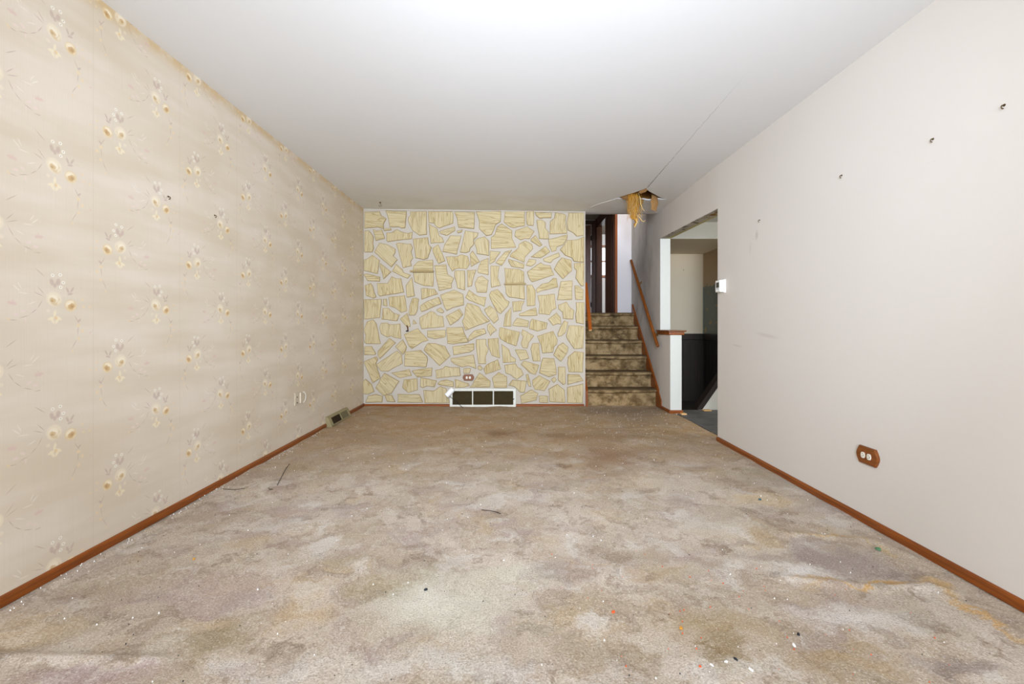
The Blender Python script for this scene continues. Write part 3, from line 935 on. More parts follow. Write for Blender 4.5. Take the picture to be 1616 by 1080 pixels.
# ------------------------------------------------------------------ stones of the back wall
Z6 = ((560, 310, 6.0), (740, 310, 6.0), (560, 470, 5.685), (740, 470, 5.685))
STONES = [
 # upper left sheet
 (0, 'h', '92,145 235,142 250,180 298,210 272,262 275,310 215,292 92,305'), (0, 'h', '290,135 490,142 478,300 440,303 420,290 330,290 318,215'),
 (0, 'v', '525,145 680,143 683,362 610,370 545,325 505,240 505,200 525,180'), (0, 'v', '695,143 915,143 932,158 930,255 800,302 770,290 750,258 700,250'),
 (0, 'h', '942,148 1135,150 1130,308 980,295 968,215'), (0, 'v', '92,325 135,325 178,380 172,450 180,490 165,530 92,530'),
 (0, 'h', '170,312 215,325 255,315 285,400 197,422'), (0, 'h', '272,305 340,300 345,320 275,328'),
 (0, 'v', '300,345 345,345 397,312 440,335 505,350 545,335 540,402 310,432 300,420'),
 (0, 'd', '235,440 310,458 385,500 382,535 365,565 405,600 345,672 185,530'),
 (0, 'v', '390,450 410,440 530,450 548,485 535,525 550,585 528,620 540,660 455,680'),
 (0, 'v', '550,402 692,388 700,455 728,485 690,590 650,600 575,585'), (0, 'v', '698,258 780,305 797,370 830,390 845,435 718,447'),
 (0, 'h', '800,330 945,285 950,325 870,373 810,355'), (0, 'h', '965,330 1020,315 1010,340 975,350'),
 (0, 'h', '905,370 1008,375 965,552 830,525 850,455'), (0, 'v', '1045,325 1170,345 1160,380 1128,410 1125,460 1095,490 1085,525 1050,537 995,530'),
 (0, 'v', '735,490 790,455 855,612 792,640 742,540'), (0, 'v', '85,600 120,590 165,555 235,605 215,735 85,705'),
 (0, 'v', '240,632 345,715 272,785 260,730 235,665'), (0, 'd', '390,640 450,690 460,720 530,745 500,780 350,712'),
 (0, 'h', '85,740 110,732 240,762 235,808 120,800'), (0, 'v', '93,845 150,822 170,850 203,955 175,968 105,940'),
 (0, 'v', '210,825 310,822 350,758 390,778 438,778 465,910 235,948 218,925'), (0, 'v', '540,765 568,945 492,958 482,845'),
 (0, 'h', '555,660 600,615 740,603 740,704 550,700'), (0, 'v', '552,722 745,720 742,855 655,848 565,810'),
 (0, 'h', '752,655 865,645 880,740 940,775 915,830 918,870 795,895 770,780'), (0, 'v', '860,570 960,570 1010,550 1070,568 1090,640 1060,688 965,685 920,710 885,650'),
 (0, 'd', '1115,515 1185,620 1100,668 1090,545'), (0, 'v', '945,705 1042,705 1045,890 970,870 952,790 942,760'),
 (0, 'v', '1062,700 1150,695 1125,770 1108,850 1065,860'), (0, 'v', '625,875 655,867 755,878 788,925 630,978'),
 (0, 'h', '810,935 940,885 1025,925 1033,1030 930,1055 870,1085 848,1050'),
 # upper right sheet
 (1, 'd', '0,885 85,945 165,955 148,1045 0,985 -35,958'), (1, 'h', '65,145 303,140 300,240 255,270 215,365 165,375 95,305 98,240'),
 (1, 'h', '340,145 530,143 530,280 480,285 430,300 385,290 330,245'), (1, 'v', '545,145 618,140 612,278 552,275 540,235'),
 (1, 'h', '625,150 785,155 780,205 715,205 670,212 635,180'), (1, 'v', '815,155 895,165 922,180 915,250 932,350 765,358 770,235 810,205'),
 (1, 'v', '945,155 1090,155 1088,370 1020,380 985,345 935,320 925,250'), (1, 'v', '75,400 150,380 192,425 190,565 75,545 70,490 48,440'),
 (1, 'h', '310,258 410,325 410,400 447,485 210,497 210,390 245,360 265,290'), (1, 'h', '440,325 550,285 620,330 575,405 530,402 490,415 432,378'),
 (1, 'v', '640,225 690,222 728,250 725,305 755,335 758,405 665,402'), (1, 'd', '630,368 695,460 670,478 585,425 585,405'),
 (1, 'h', '750,410 935,362 930,405 890,460 835,480 825,515 785,525 765,480'), (1, 'v', '930,415 1030,410 1090,380 1090,625 995,618 975,585 910,560 862,505'),
 (1, 'd', '475,450 530,420 600,455 608,495 530,580 525,628 385,570 400,540 465,490'), (1, 'd', '585,575 725,470 770,525 680,585'),
 (1, 'h', '200,515 300,525 255,590 245,615 195,645'), (1, 'h', '340,525 408,507 310,660 252,630'),
 (1, 'd', '375,592 525,640 518,685 400,665 372,615'), (1, 'h', '570,592 635,600 632,635 590,665 538,655'),
 (1, 'h', '705,590 850,532 862,570 800,600 775,632 708,615'), (1, 'h', '550,715 680,627 715,650 770,655 808,745 600,813 575,790'),
 (1, 'd', '880,580 970,605 975,705 890,785 805,690 840,625'), (1, 'v', '995,635 1090,628 1088,850 1060,850 1010,775 1018,705 998,680'),
 (1, 'h', '115,610 185,583 187,745 85,725 80,700'), (1, 'v', '205,658 290,660 275,770 302,845 210,865'),
 (1, 'v', '335,680 480,690 522,715 525,824 345,824'), (1, 'v', '342,838 525,836 530,978 480,970 375,955 350,920'),
 (1, 'h', '85,765 125,752 185,795 168,912 75,910 55,825'), (1, 'd', '190,935 210,900 270,880 320,930 345,975 385,998 370,1040 300,1115 270,1095 225,1020'),
 (1, 'v', '545,838 598,838 632,895 628,1035 550,1040'), (1, 'h', '635,880 690,830 755,815 800,772 828,775 845,860 690,895 645,915'),
 (1, 'h', '870,805 980,797 978,980 835,982 850,890'), (1, 'h', '1000,845 1035,845 1085,885 1082,980 1010,980'),
 # lower left sheet
 (2, 'd', '585,75 650,30 755,-5 778,55 600,128 588,110'), (2, 'v', '515,5 545,0 575,10 560,120 540,158 485,160 492,70'),
 (2, 'v', '301,-5 447,-21 470,118 415,135 365,95 310,75'), (2, 'v', '255,10 285,10 290,78 252,70'),
 (2, 'd', '990,90 1010,48 1050,55 1115,80 1150,145 1215,210 1110,248 990,295 962,210 980,180'),
 (2, 'v', '80,15 240,12 225,180 85,195'), (2, 'v', '250,95 300,92 345,135 403,155 380,210 240,195'), (2, 'd', '470,138 490,205 500,260 465,262 405,190'),
 (2, 'h', '525,195 558,232 518,240'), (2, 'v', '580,180 680,120 715,130 740,160 790,165 803,262 600,282 580,230'),
 (2, 'h', '735,105 770,88 803,125 785,140 738,122'), (2, 'd', '815,165 940,98 972,150 930,200 855,250'),
 (2, 'v', '110,215 165,195 195,235 232,415 105,415 85,400 98,340 80,290'),
 (2, 'v', '235,228 290,225 310,240 355,240 405,232 415,370 350,358 325,345 290,357 235,325 220,270'),
 (2, 'h', '440,330 565,275 662,385 600,400 510,460 480,430'), (2, 'h', '650,295 815,288 815,352 720,372 650,355'),
 (2, 'h', '822,268 970,262 980,310 1022,400 885,418 830,412'), (2, 'u', '310,362 368,405 225,550 205,515 205,480'),
 (2, 'u', '430,375 465,440 460,470 432,512 362,440'), (2, 'h', '85,440 150,435 190,500 180,515 85,515'),
 (2, 'd', '640,425 660,408 720,410 810,435 858,525 760,612 618,470'), (2, 'h', '875,440 1070,410 1070,465 1035,490 885,515'),
 (2, 'h', '450,485 590,470 650,530 655,560 640,625 445,615'), (2, 'u', '190,600 380,475 420,510 430,590 350,630 300,662 235,660'),
 (2, 'd', '80,575 190,527 210,550 190,590 230,725 160,768'), (2, 'h', '860,545 1065,512 1075,560 1090,640 1020,612 960,625 900,600 865,575'),
 (2, 'h', '325,675 490,643 510,700 400,722'), (2, 'h', '510,655 560,645 695,628 690,705 560,715 530,680'),
 (2, 'v', '722,650 790,635 810,612 860,625 940,625 950,700 730,725'), (2, 'v', '975,635 1030,630 1040,640 1030,680 975,680'),
 (2, 'v', '75,745 95,730 150,775 175,845 120,868 75,862'), (2, 'd', '265,675 400,750 330,860 255,880 185,810'),
 (2, 'v', '440,735 560,725 562,830 480,855 425,810'), (2, 'v', '590,715 735,745 715,803 650,793 610,810 585,795'),
 (2, 'h', '740,770 770,745 820,735 885,755 888,800 760,785'), (2, 'v', '895,730 1020,770 1030,790 980,805 900,808'),
 (2, 'h', '95,940 120,880 190,865 250,885 245,940'), (2, 'v', '265,870 335,875 345,900 365,935 290,932'),
 (2, 'h', '385,865 580,868 612,940 385,940'), (2, 'v', '615,830 710,835 765,795 820,815 850,945 625,945'),
 # lower right sheet
 (3, 'v', '616,-19 769,-34 785,95 745,115 725,155 625,145 635,60'), (3, 'v', '388,35 500,28 475,80 472,118 398,128'),
 (3, 'h', '450,145 600,88 615,160 540,165 455,165'), (3, 'v', '800,65 875,35 905,85 945,115 935,195 845,188 838,130 805,105'),
 (3, 'v', '960,42 1035,42 1033,238 962,225 955,160 965,100'), (3, 'u', '135,105 190,70 245,115 268,195 225,233 160,155'),
 (3, 'v', '325,150 380,85 380,258 310,258 318,190'), (3, 'h', '430,180 538,208 530,268 390,250 398,225'),
 (3, 'v', '565,190 705,225 695,280 615,303 540,280 548,220'), (3, 'd', '785,135 822,175 828,240 795,235 755,250 710,195'),
 (3, 'v', '855,205 890,220 870,310 835,342 800,350 795,325 822,260'), (3, 'v', '895,248 1033,255 1025,455 945,462 885,375 872,345'),
 (3, 'v', '165,245 190,225 250,292 210,320 195,345 165,290'), (3, 'h', '5,340 50,295 140,275 157,320 75,350 0,390 -12,370'),
 (3, 'v', '275,270 300,268 460,310 425,435 350,410 280,370 270,345'), (3, 'v', '480,285 585,340 540,400 525,455 480,450 465,410 485,350 468,325'),
 (3, 'v', '612,345 755,298 795,375 790,420 765,440 755,492 660,500 645,425'), (3, 'v', '65,375 155,372 155,425 178,460 150,530 155,592 85,597 62,430'),
 (3, 'v', '170,370 265,362 278,545 205,520 170,425'), (3, 'v', '292,415 360,465 380,525 420,548 420,580 305,585'),
 (3, 'h', '412,465 512,468 540,545 460,565'), (3, 'v', '570,410 630,405 643,570 575,570 553,460'),
 (3, 'd', '845,402 892,445 885,490 825,575 758,515 800,430'), (3, 'v', '950,480 1030,490 1022,672 895,668 882,590 890,530'),
 (3, 'v', '130,640 160,600 260,553 288,640 150,690'), (3, 'v', '318,605 420,590 440,625 470,640 490,690 430,735 370,690 330,680'),
 (3, 'd', '465,600 495,565 630,605 598,692 540,675 510,640'), (3, 'h', '665,540 765,545 785,640 785,690 720,712 630,675 650,575'),
 (3, 'v', '800,620 865,620 868,770 845,783 800,740'), (3, 'h', '885,685 990,690 1028,745 885,782'),
 (3, 'h', '40,755 95,672 140,705 195,750 190,805 5,805 35,775'), (3, 'h', '207,720 265,668 310,690 342,710 342,808 225,808'),
 (3, 'v', '355,785 390,737 518,748 500,850 460,850 410,800'), (3, 'v', '510,690 532,685 560,800 535,795 520,750'),
 (3, 'u', '570,740 630,697 730,750 680,838 590,825 570,780'), (3, 'd', '735,738 765,710 788,735 765,765'),
 (3, 'v', '715,820 795,775 860,830 865,942 725,935'), (3, 'v', '882,805 1025,770 1022,948 880,942'),
 (3, 'h', '460,880 560,825 622,860 605,920 520,940 470,950'), (3, 'h', '628,880 708,882 712,945 632,940'),
 (3, 'h', '78,615 100,605 125,635 105,655 80,640'),
]


def inset(poly, d):
    """move every corner of a polygon inwards by d"""
    out = []
    k = len(poly)
    area2 = sum(poly[i].x * poly[(i + 1) % k].y - poly[(i + 1) % k].x * poly[i].y for i in range(k))
    sgn = 1 if area2 > 0 else -1
    for i in range(k):
        p0, p, p1 = poly[i - 1], poly[i], poly[(i + 1) % k]
        e0, e1 = (p - p0).normalized(), (p1 - p).normalized()
        n0, n1 = Vector((-e0.y, e0.x)) * sgn, Vector((-e1.y, e1.x)) * sgn
        b = (n0 + n1)
        b = b.normalized() if b.length > 1e-6 else n0
        q = max(0.5, b.dot(n0))
        out.append(p + b * (d / q))
    return out


ANG = {'h': 0.0, 'v': PI / 2, 'd': -PI / 4, 'u': PI / 4}
for q, (sheet, bed, txt) in enumerate(STONES):
    ox, oy, sc = Z6[sheet]
    poly = []
    for t in txt.split():
        a, b = t.split(',')
        p = P(ox + float(a) / sc, oy + float(b) / sc, YB - 0.008)
        poly.append(Vector((p.x, p.z)))
    # break long straight edges so that the outline is slightly ragged
    rag = []
    for a, b in zip(poly, poly[1:] + poly[:1]):
        rag.append(a)
        L = (b - a).length
        if L > 0.07:
            nrm = Vector((-(b - a).y, (b - a).x)).normalized()
            k = int(L / 0.05)
            for i in range(1, k):
                rag.append(a.lerp(b, i / k) + nrm * R.uniform(-0.003, 0.003))
    small = min((max(v.x for v in rag) - min(v.x for v in rag)), (max(v.y for v in rag) - min(v.y for v in rag)))
    ins = min(0.006, small * 0.14)
    d = R.uniform(0.012, 0.02)
    r0, r1 = rag, inset(rag, ins)
    tx, tz = R.uniform(-0.02, 0.02), R.uniform(-0.02, 0.02)
    cx, cz = sum(v.x for v in r0) / len(r0), sum(v.y for v in r0) / len(r0)
    bm = bmesh.new()
    va = [bm.verts.new((v.x, YB, v.y)) for v in r0]
    vb = [bm.verts.new((v.x, YB - d * 0.7, v.y)) for v in r0]
    vc = [bm.verts.new((v.x, YB - d + tx * (v.x - cx) + tz * (v.y - cz), v.y)) for v in r1]
    k = len(va)
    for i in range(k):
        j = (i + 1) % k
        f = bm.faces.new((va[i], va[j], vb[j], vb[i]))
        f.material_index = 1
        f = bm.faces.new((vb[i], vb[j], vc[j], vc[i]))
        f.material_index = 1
    bm.faces.new(vc)
    fix(bm)
    ang = ANG[bed] + R.uniform(-0.09, 0.09)
    ca, sa = math.cos(ang), math.sin(ang)
    uo, vo = R.uniform(0, 50), R.uniform(0, 50)
    uvl = bm.loops.layers.uv.new('bedding')
    for f in bm.faces:
        for l in f.loops:
            x, z = l.vert.co.x, l.vert.co.z
            l[uvl].uv = (ca * x + sa * z + uo, -sa * x + ca * z + vo)
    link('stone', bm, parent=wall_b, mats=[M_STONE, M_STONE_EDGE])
# two shelf-like stones jutting out
for (p0, p1, y) in ((647, 684.3, 428.3), (795.6, 830, 448.2)):
    a, b = P(p0, y - 1.3, YB - .03), P(p1, y + 1.3, YB - .03)
    bm = box(bmesh.new(), a.x, b.x, YB - 0.045, YB, b.z, a.z, 0.003, 1)
    for v in bm.verts:
        v.co.z += R.uniform(-.0015, .0015)
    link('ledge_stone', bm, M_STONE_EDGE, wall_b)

# ------------------------------------------------------------------ baseboards
PROF = [(0, 0), (0.013, 0), (0.013, 0.026), (0.009, 0.034), (0.003, 0.038), (0, 0.038)]


def base_y(name, x, sgn, y0, y1, mat=M_CASE_Y, h=1.0, parent=None):
    bm = bmesh.new()
    loops(bm, [(x + sgn * u, y0, z * h) for u, z in PROF], [(x + sgn * u, y1, z * h) for u, z in PROF])
    o = link(name, fix(bm), mat, parent)
    return o if parent else struct(o)


def base_x(name, y, x0, x1, mat=M_CASE_X, h=1.0, parent=None):
    bm = bmesh.new()
    loops(bm, [(x0, y - u, z * h) for u, z in PROF], [(x1, y - u, z * h) for u, z in PROF])
    o = link(name, fix(bm), mat, parent)
    return o if parent else struct(o)


base_y('baseboard_left', XL, 1, -2.6, 4.475)
base_y('baseboard_left', XL, 1, 5.035, YB)
base_y('baseboard_right', XR, -1, -2.6, YO)
base_x('baseboard_back', YB, XL, -0.748, h=0.75)
base_x('baseboard_back', YB, 0.075, 0.915, h=0.75)
base_y('baseboard_half', 1.824, -1, 5.187, 5.47, h=0.95)
base_x('baseboard_end', 5.196, 1.811, 1.966, h=0.95)
# cut wood strip at the carpet edge
struct(link('trim_1', box(bmesh.new(), 1.93, 1.99, 5.13, 5.19, -0.006, 0.008, 0.002), M_ENDGRAIN))

# ------------------------------------------------------------------ stairs
Y0, RUN = 5.665, 0.204
NZ = [0.0, 0.212, 0.408, 0.602, 0.80, 0.996, 1.19]
stair = thing('staircase', 'carpeted staircase of six steps, dirty brown pile, rising beside the stone wall', 'staircase', (1.38, Y0, 0))
X0, X1 = 0.955, 1.812
for i in range(6):
    yr = Y0 + RUN * i
    yb = yr + RUN + 0.02 if i < 5 else 6.95
    z0_, z1_ = NZ[i], NZ[i + 1]
    prof = [(yr + 0.006, z0_ - 0.01), (yr + 0.012, z0_ + 0.05), (yr + 0.014, z1_ - 0.055), (yr + 0.008, z1_ - 0.042), (yr - 0.012, z1_ - 0.034),
            (yr - 0.020, z1_ - 0.024), (yr - 0.020, z1_ - 0.012), (yr - 0.012, z1_ - 0.003), (yr, z1_), (yr + 0.08, z1_ + 0.001), (yb, z1_), (yb, z0_ - 0.01)]
    bm = bmesh.new()
    ncol = 30
    ph = R.uniform(0, 6)
    cols = []
    for k in range(ncol + 1):
        t = k / ncol
        x = X0 + (X1 - X0) * t
        bulge = 0.5 + 0.5 * math.sin(PI * t)
        wob = 0.006 * math.sin(5 * t + ph) + 0.004 * math.sin(13 * t + 2 * ph)
        col = []
        for m, (y, z) in enumerate(prof):
            dz = dy = 0.0
            if 3 <= m <= 6:
                dz = -0.010 * bulge + wob * 0.6
                dy = -0.006 * bulge
            if 1 <= m <= 2:
                dy = wob * 0.5
            if m == 7 or m == 8:
                dz = -0.003 * bulge
            col.append(bm.verts.new((x, y + dy, z + dz)))
        cols.append(col)
    kk = len(prof)
    for a, b in zip(cols, cols[1:]):
        for m in range(kk):
            bm.faces.new((a[m], a[(m + 1) % kk], b[(m + 1) % kk], b[m]))
    bm.faces.new(list(reversed(cols[0])))
    bm.faces.new(cols[-1])
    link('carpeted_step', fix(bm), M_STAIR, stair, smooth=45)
# right stringer
sy0, sz0, sl = 5.485, 0.103, 0.924
prof = [(sy0, 0.0), (sy0, sz0 - 0.01), (sy0 + 0.008, sz0), (6.80, sz0 + sl * (6.80 - sy0)), (6.80, 1.15), (5.66, 0.0)]
bm = bmesh.new()
loops(bm, [(1.812, y, z) for y, z in prof], [(1.8345, y, z) for y, z in prof])
fix(bm)
bmesh.ops.bevel(bm, geom=[e for e in bm.edges if e.calc_length() > 1.3], offset=0.004, segments=2, affect='EDGES')
link('stringer', bm, M_CASE_Y, stair)
prof = [(5.612, 0.0), (5.612, 0.195), (6.80, 0.195 + 0.94 * 1.188), (6.80, 1.15), (5.70, 0.0)]
bm = bmesh.new()
loops(bm, [(0.931, y, z) for y, z in prof], [(0.958, y, z) for y, z in prof])
fix(bm)
link('stringer', bm, M_CASE_Y, stair)


def rail(name, label, a, b, r, mat, brackets, wall_x, group=None, endcap=None):
    a, b = Vector(a), Vector(b)
    root = thing(name, label, 'handrail', tuple(a))
    bm = bmesh.new()
    d = (b - a).normalized()
    pts = [a, a + d * 0.004, a + d * 0.012, b - d * 0.012, b - d * 0.004, b]
    tube(bm, pts, [r * .8, r * .95, r, r, r * .95, r * .8], 14)
    link('rail', fix(bm), mat, root, smooth=50)
    for t in brackets:
        p = a.lerp(b, t)
        bm = bmesh.new()
        s = 1 if wall_x > p.x else -1
        tube(bm, [p + Vector((0, 0, -r * .8)), p + Vector((s * .01, 0, -r - .03)), p + Vector((s * .03, 0, -r - .045)), Vector((wall_x, p.y, p.z - r - .045))], 0.006, 8)
        tube(bm, [Vector((wall_x - s * .008, p.y, p.z - r - .045)), Vector((wall_x, p.y, p.z - r - .045))], [0.019, 0.024], 14)
        box(bm, p.x - .010, p.x + .010, p.y - .03, p.y + .03, p.z - r - .003, p.z - r + .004)
        link('bracket', fix(bm), M_BRASS, root, smooth=40)
    if endcap:
        bm = bmesh.new()
        tube(bm, [a - d * 0.002, a + d * 0.001], r * .82, 14)
        link('end_grain', fix(bm), endcap, root)
    return root


rail('handrail', 'round brown wooden handrail on the grey stair wall above the half wall', P(1038.2, 547, 5.48), P(995.8, 411, 6.67), 0.0195, M_RAIL, (0.17, 0.76), XS)
# flat orange rail on the left side
a, b = P(931.6, 521.5, 5.64), P(924.0, 447.0, 6.15)
root = thing('handrail', 'orange-brown squared handrail with sawn-off end by the stone wall corner', 'handrail', tuple(a))
d = (b - a).normalized()
u = Vector((1, 0, 0)) * 0.021
v = d.cross(Vector((1, 0, 0))).normalized() * 0.016
bm = bmesh.new()
loops(bm, [a - u - v, a + u - v, a + u + v, a - u + v], [b - u - v, b + u - v, b + u + v, b - u + v])
fix(bm)
bmesh.ops.bevel(bm, geom=bm.edges[:], offset=0.004, segments=2, affect='EDGES')
link('rail', bm, M_RAIL_O, root)
bm = bmesh.new()
o_ = -d * 0.0015
loops(bm, [a + o_ - u * .8 - v * .75, a + o_ + u * .8 - v * .75, a + o_ + u * .8 + v * .75, a + o_ - u * .8 + v * .75],
      [a + d * .002 - u * .8 - v * .75, a + d * .002 + u * .8 - v * .75, a + d * .002 + u * .8 + v * .75, a + d * .002 - u * .8 + v * .75])
link('end_grain', fix(bm), M_ENDGRAIN, root)
for t in (0.25,):
    p = a.lerp(b, t)
    bm = bmesh.new()
    tube(bm, [p + v * 0.9, p + Vector((-.02, 0, -.03)), Vector((0.931, p.y, p.z - .04))], 0.006, 8)
    link('bracket', fix(bm), M_BRASS, root, smooth=40)

# ------------------------------------------------------------------ upper hall
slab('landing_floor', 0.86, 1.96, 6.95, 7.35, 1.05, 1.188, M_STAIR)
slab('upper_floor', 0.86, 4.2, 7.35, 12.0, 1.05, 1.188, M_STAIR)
slab('hall_ceiling', 0.8, 4.2, 5.70, 12.1, 3.30, 3.36, M_HALLCEIL)
bm = box(bmesh.new(), 1.622, XS + .124, 6.90, 7.0, 1.19, 3.32)
struct(link('wall_landing', bm, M_HALL))
# casing on the free edge of the landing wall
bm = box(bmesh.new(), 1.588, 1.622, 6.888, 7.012, 1.19, 3.30, 0.004)
struct(link('trim_2', bm, M_CASE_Z))
XH = 1.857
bm = bmesh.new()
box(bm, XH, XH + .1, 7.0, 8.10, 1.19, 3.32)
box(bm, XH, XH + .1, 9.70, 10.0, 1.19, 3.32)
box(bm, XH, XH + .1, 8.10, 9.70, 3.10, 3.32)
struct(link('wall_hall', bm, M_DOORC))
bm = bmesh.new()
box(bm, 0.86, 0.98, 9.9, 10.0, 1.19, 3.32)
box(bm, 1.78, XH + .02, 9.9, 10.0, 1.19, 3.32)
box(bm, 0.98, 1.78, 9.9, 10.0, 3.19, 3.32)
struct(link('wall_hall_end', bm, M_HALL))


def door(name, loc):
    o = bpy.data.objects.new(name, None)
    o.location = loc
    C.objects.link(o)
    return struct(o)


# door in the hall side wall: almost shut leaf, bright room behind the gap
d1 = door('door_1', (XH, 8.1, 1.19))
for (y0, y1) in ((8.02, 8.10), (9.70, 9.78)):
    link('casing', box(bmesh.new(), XH - .018, XH + .01, y0, y1, 1.19, 3.17, 0.004), M_CASE_Z if y0 < 8.5 else M_DOORC, d1)
link('casing', box(bmesh.new(), XH - .018, XH + .01, 8.02, 9.78, 3.085, 3.17, 0.004), M_DOORC, d1)
leaf = link('door_leaf', box(bmesh.new(), XH + .012, XH + .05, 8.115, 8.97, 1.2, 3.09, 0.003), M_DOOR, d1)
for z in (1.36, 2.95):
    bm = bmesh.new()
    tube(bm, [(XH + .004, 8.108, z - .045), (XH + .004, 8.108, z + .045)], 0.009, 8)
    link('hinge', fix(bm), M_BRASS, d1)
bm = bmesh.new()
for y in (8.122, 8.40):
    box(bm, XH + .006, XH + .013, y, y + .012, 1.2, 3.08)
link('leaf_bead', bm, M_CAP_DK, leaf if False else d1)
# grooved dark panelling either side of the door: upright boards
wp = bpy.data.objects['wall_hall']
for k, y in enumerate((9.785,)):
    link('panel_board', box(bmesh.new(), XH - .016, XH, y, y + .085, 1.19, 3.29, 0.004), M_DOORC if k % 2 else M_DOOR, wp)
# end door, ajar
d2 = door('door_2', (1.78, 9.9, 1.19))
link('casing', box(bmesh.new(), 1.765, 1.85, 9.875, 9.9, 1.19, 3.27, 0.004), M_DOORC, d2)
link('casing', box(bmesh.new(), 0.93, 1.85, 9.872, 9.9, 3.19, 3.275, 0.004), M_DOORC, d2)
bm = bmesh.new()
ang = math.radians(12)
hx, hy = 1.764, 9.94
dx, dy = -math.cos(ang) * .74, math.sin(ang) * .74
tx, ty = -dy / .74 * .036, dx / .74 * .036
hexa(bm, [(hx, hy, 1.2), (hx + dx, hy + dy, 1.2), (hx + dx + tx, hy + dy + ty, 1.2), (hx + tx, hy + ty, 1.2),
          (hx, hy, 3.18), (hx + dx, hy + dy, 3.18), (hx + dx + tx, hy + dy + ty, 3.18), (hx + tx, hy + ty, 3.18)])
link('door_leaf', bm, M_DOOR, d2)
for z in (1.45, 2.9):
    bm = bmesh.new()
    tube(bm, [(1.757, 9.905, z - .05), (1.757, 9.905, z + .05)], 0.012, 8)
    link('hinge', fix(bm), M_BLACK, d2)
# far rooms: shell and the bright window seen through the gap
bm = bmesh.new()
WX0, WX1, WZ0, WZ1 = 2.0, 2.9, 2.27, 2.97
box(bm, 0.8, WX0, 11.5, 11.6, 1.1, 3.32)
box(bm, WX1, 4.2, 11.5, 11.6, 1.1, 3.32)
box(bm, WX0, WX1, 11.5, 11.6, 1.1, WZ0)
box(bm, WX0, WX1, 11.5, 11.6, WZ1, 3.32)
struct(link('wall_far', bm, M_HALL))
slab('wall_far_side', 4.1, 4.2, 7.3, 11.6, 1.1, 3.32, M_HALL)
slab('wall_far_front', XH, 4.2, 7.3, 7.4, 1.19, 3.32, M_HALL)
slab('wall_far_left', 0.8, 0.9, 9.9, 11.6, 1.1, 3.32, M_HALL)
win = bpy.data.objects.new('window_1', None)
win.location = (2.45, 11.5, WZ0)
C.objects.link(win)
struct(win)
bm = bmesh.new()
for (x0, x1, z0, z1) in ((WX0, WX1, WZ0 - .06, WZ0), (WX0, WX1, WZ1, WZ1 + .05), (WX0 - .05, WX0 + .02, WZ0 - .05, WZ1 + .05), (WX1 - .02, WX1 + .05, WZ0 - .05, WZ1 + .05), (WX0, WX1, 2.60, 2.635)):
    box(bm, x0, x1, 11.47, 11.52, z0, z1)
link('window_frame', bm, M_CASE_X, win)
mg, ng, bg = material('window_glass', 0.0, 0.5)
bg.inputs['Transmission Weight'].default_value = 1.0
bg.inputs['IOR'].default_value = 1.02
ng.set(bg.inputs['Base Color'], (1, 1, 1, 1))
link('window_pane', box(bmesh.new(), WX0, WX1, 11.545, 11.549, WZ0, WZ1), mg, win)

# ------------------------------------------------------------------ kitchen beyond the opening
KY, KX = 7.2, 3.06
kw = struct(link('wall_kitchen_back', box(bmesh.new(), 1.9, KX + .1, KY, KY + .1, -0.3, 2.4), M_KWALL))
struct(link('wall_kitchen_side', box(bmesh.new(), KX, KX + .1, 6.0, KY, -0.3, 2.4), M_KWALL))
slab('wall_kitchen_near', 1.93, 4.6, 2.2, 2.3, -0.1, 2.4, M_WALL)
slab('wall_kitchen_far', 4.5, 4.6, 2.2, 5.95, -0.3, 2.4, M_WALL)
slab('wall_kitchen_return', KX, 4.6, 5.94, 6.04, -0.3, 2.4, M_WALL)
slab('kitchen_ceiling', 1.93, 4.6, 2.2, 5.94, 2.345, 2.42, M_WHITE)
bm = box(bmesh.new(), XS + .124, 4.6, 5.935, 7.25, 2.13, 2.42)
sf = struct(link('kitchen_soffit', bm, M_KWALL))
link('soffit_face', box(bmesh.new(), XS + .125, 4.55, 5.930, 5.935, 2.128, 2.345), M_WHITE, sf)
# dark wainscot with cap: upright boards
px_boards = 1.93
wn = thing('wainscot', 'dark brown board wainscot with a black cap on the lower kitchen wall', 'wainscot', (2.5, KY, -0.19))
x = 1.90
while x < KX - .02:
    x1 = min(x + .118, KX)
    link('board', box(bmesh.new(), x + .002, x1, KY - .018, KY, -0.19, 0.775, 0.003), M_PANEL, wn)
    x = x1
y = 6.10
while y < KY - .03:
    y1 = min(y + .118, KY - .02)
    link('board', box(bmesh.new(), KX - .018, KX, y + .002, y1, -0.19, 0.775, 0.003), M_PANEL, wn)
    y = y1
link('cap_rail', box(bmesh.new(), 1.90, KX - .03, KY - .035, KY, 0.775, 0.872, 0.005), M_PANEL, wn)
link('cap_rail', box(bmesh.new(), KX - .035, KX, 6.05, KY, 0.775, 0.872, 0.005), M_PANEL, wn)
# sloping half wall beside the lower steps
Yt = 5.47
sw = thing('sloping_half_wall', 'white triangular stair wall with dark sloping cap behind the opening', 'stair wall', (2.4, Yt, 0))
p0, p1 = P(1108, 646, Yt), P(1150, 586, Yt)
bm = bmesh.new()
tri = [(p0.x, -0.18), (p0.x + .0, p0.z), (p1.x, p1.z), (p1.x, -0.18)]
loops(bm, [(x, Yt, z) for x, z in tri], [(x, Yt + .1, z) for x, z in tri])
link('wall_face', fix(bm), M_WHITE, sw)
e0, e1 = P(1099, 646, Yt), P(1141, 586, Yt)
bm = bmesh.new()
q4 = [(e0.x, e0.z), (p0.x, p0.z), (p1.x, p1.z), (e1.x, e1.z)]
loops(bm, [(x, Yt - .012, z) for x, z in q4], [(x, Yt + .115, z) for x, z in q4])
link('cap', fix(bm), M_PANEL, sw)
struct(link('trim_3', box(bmesh.new(), 2.28, 2.37, 5.36, 5.43, -0.008, 0.004, 0.002), M_ENDGRAIN))


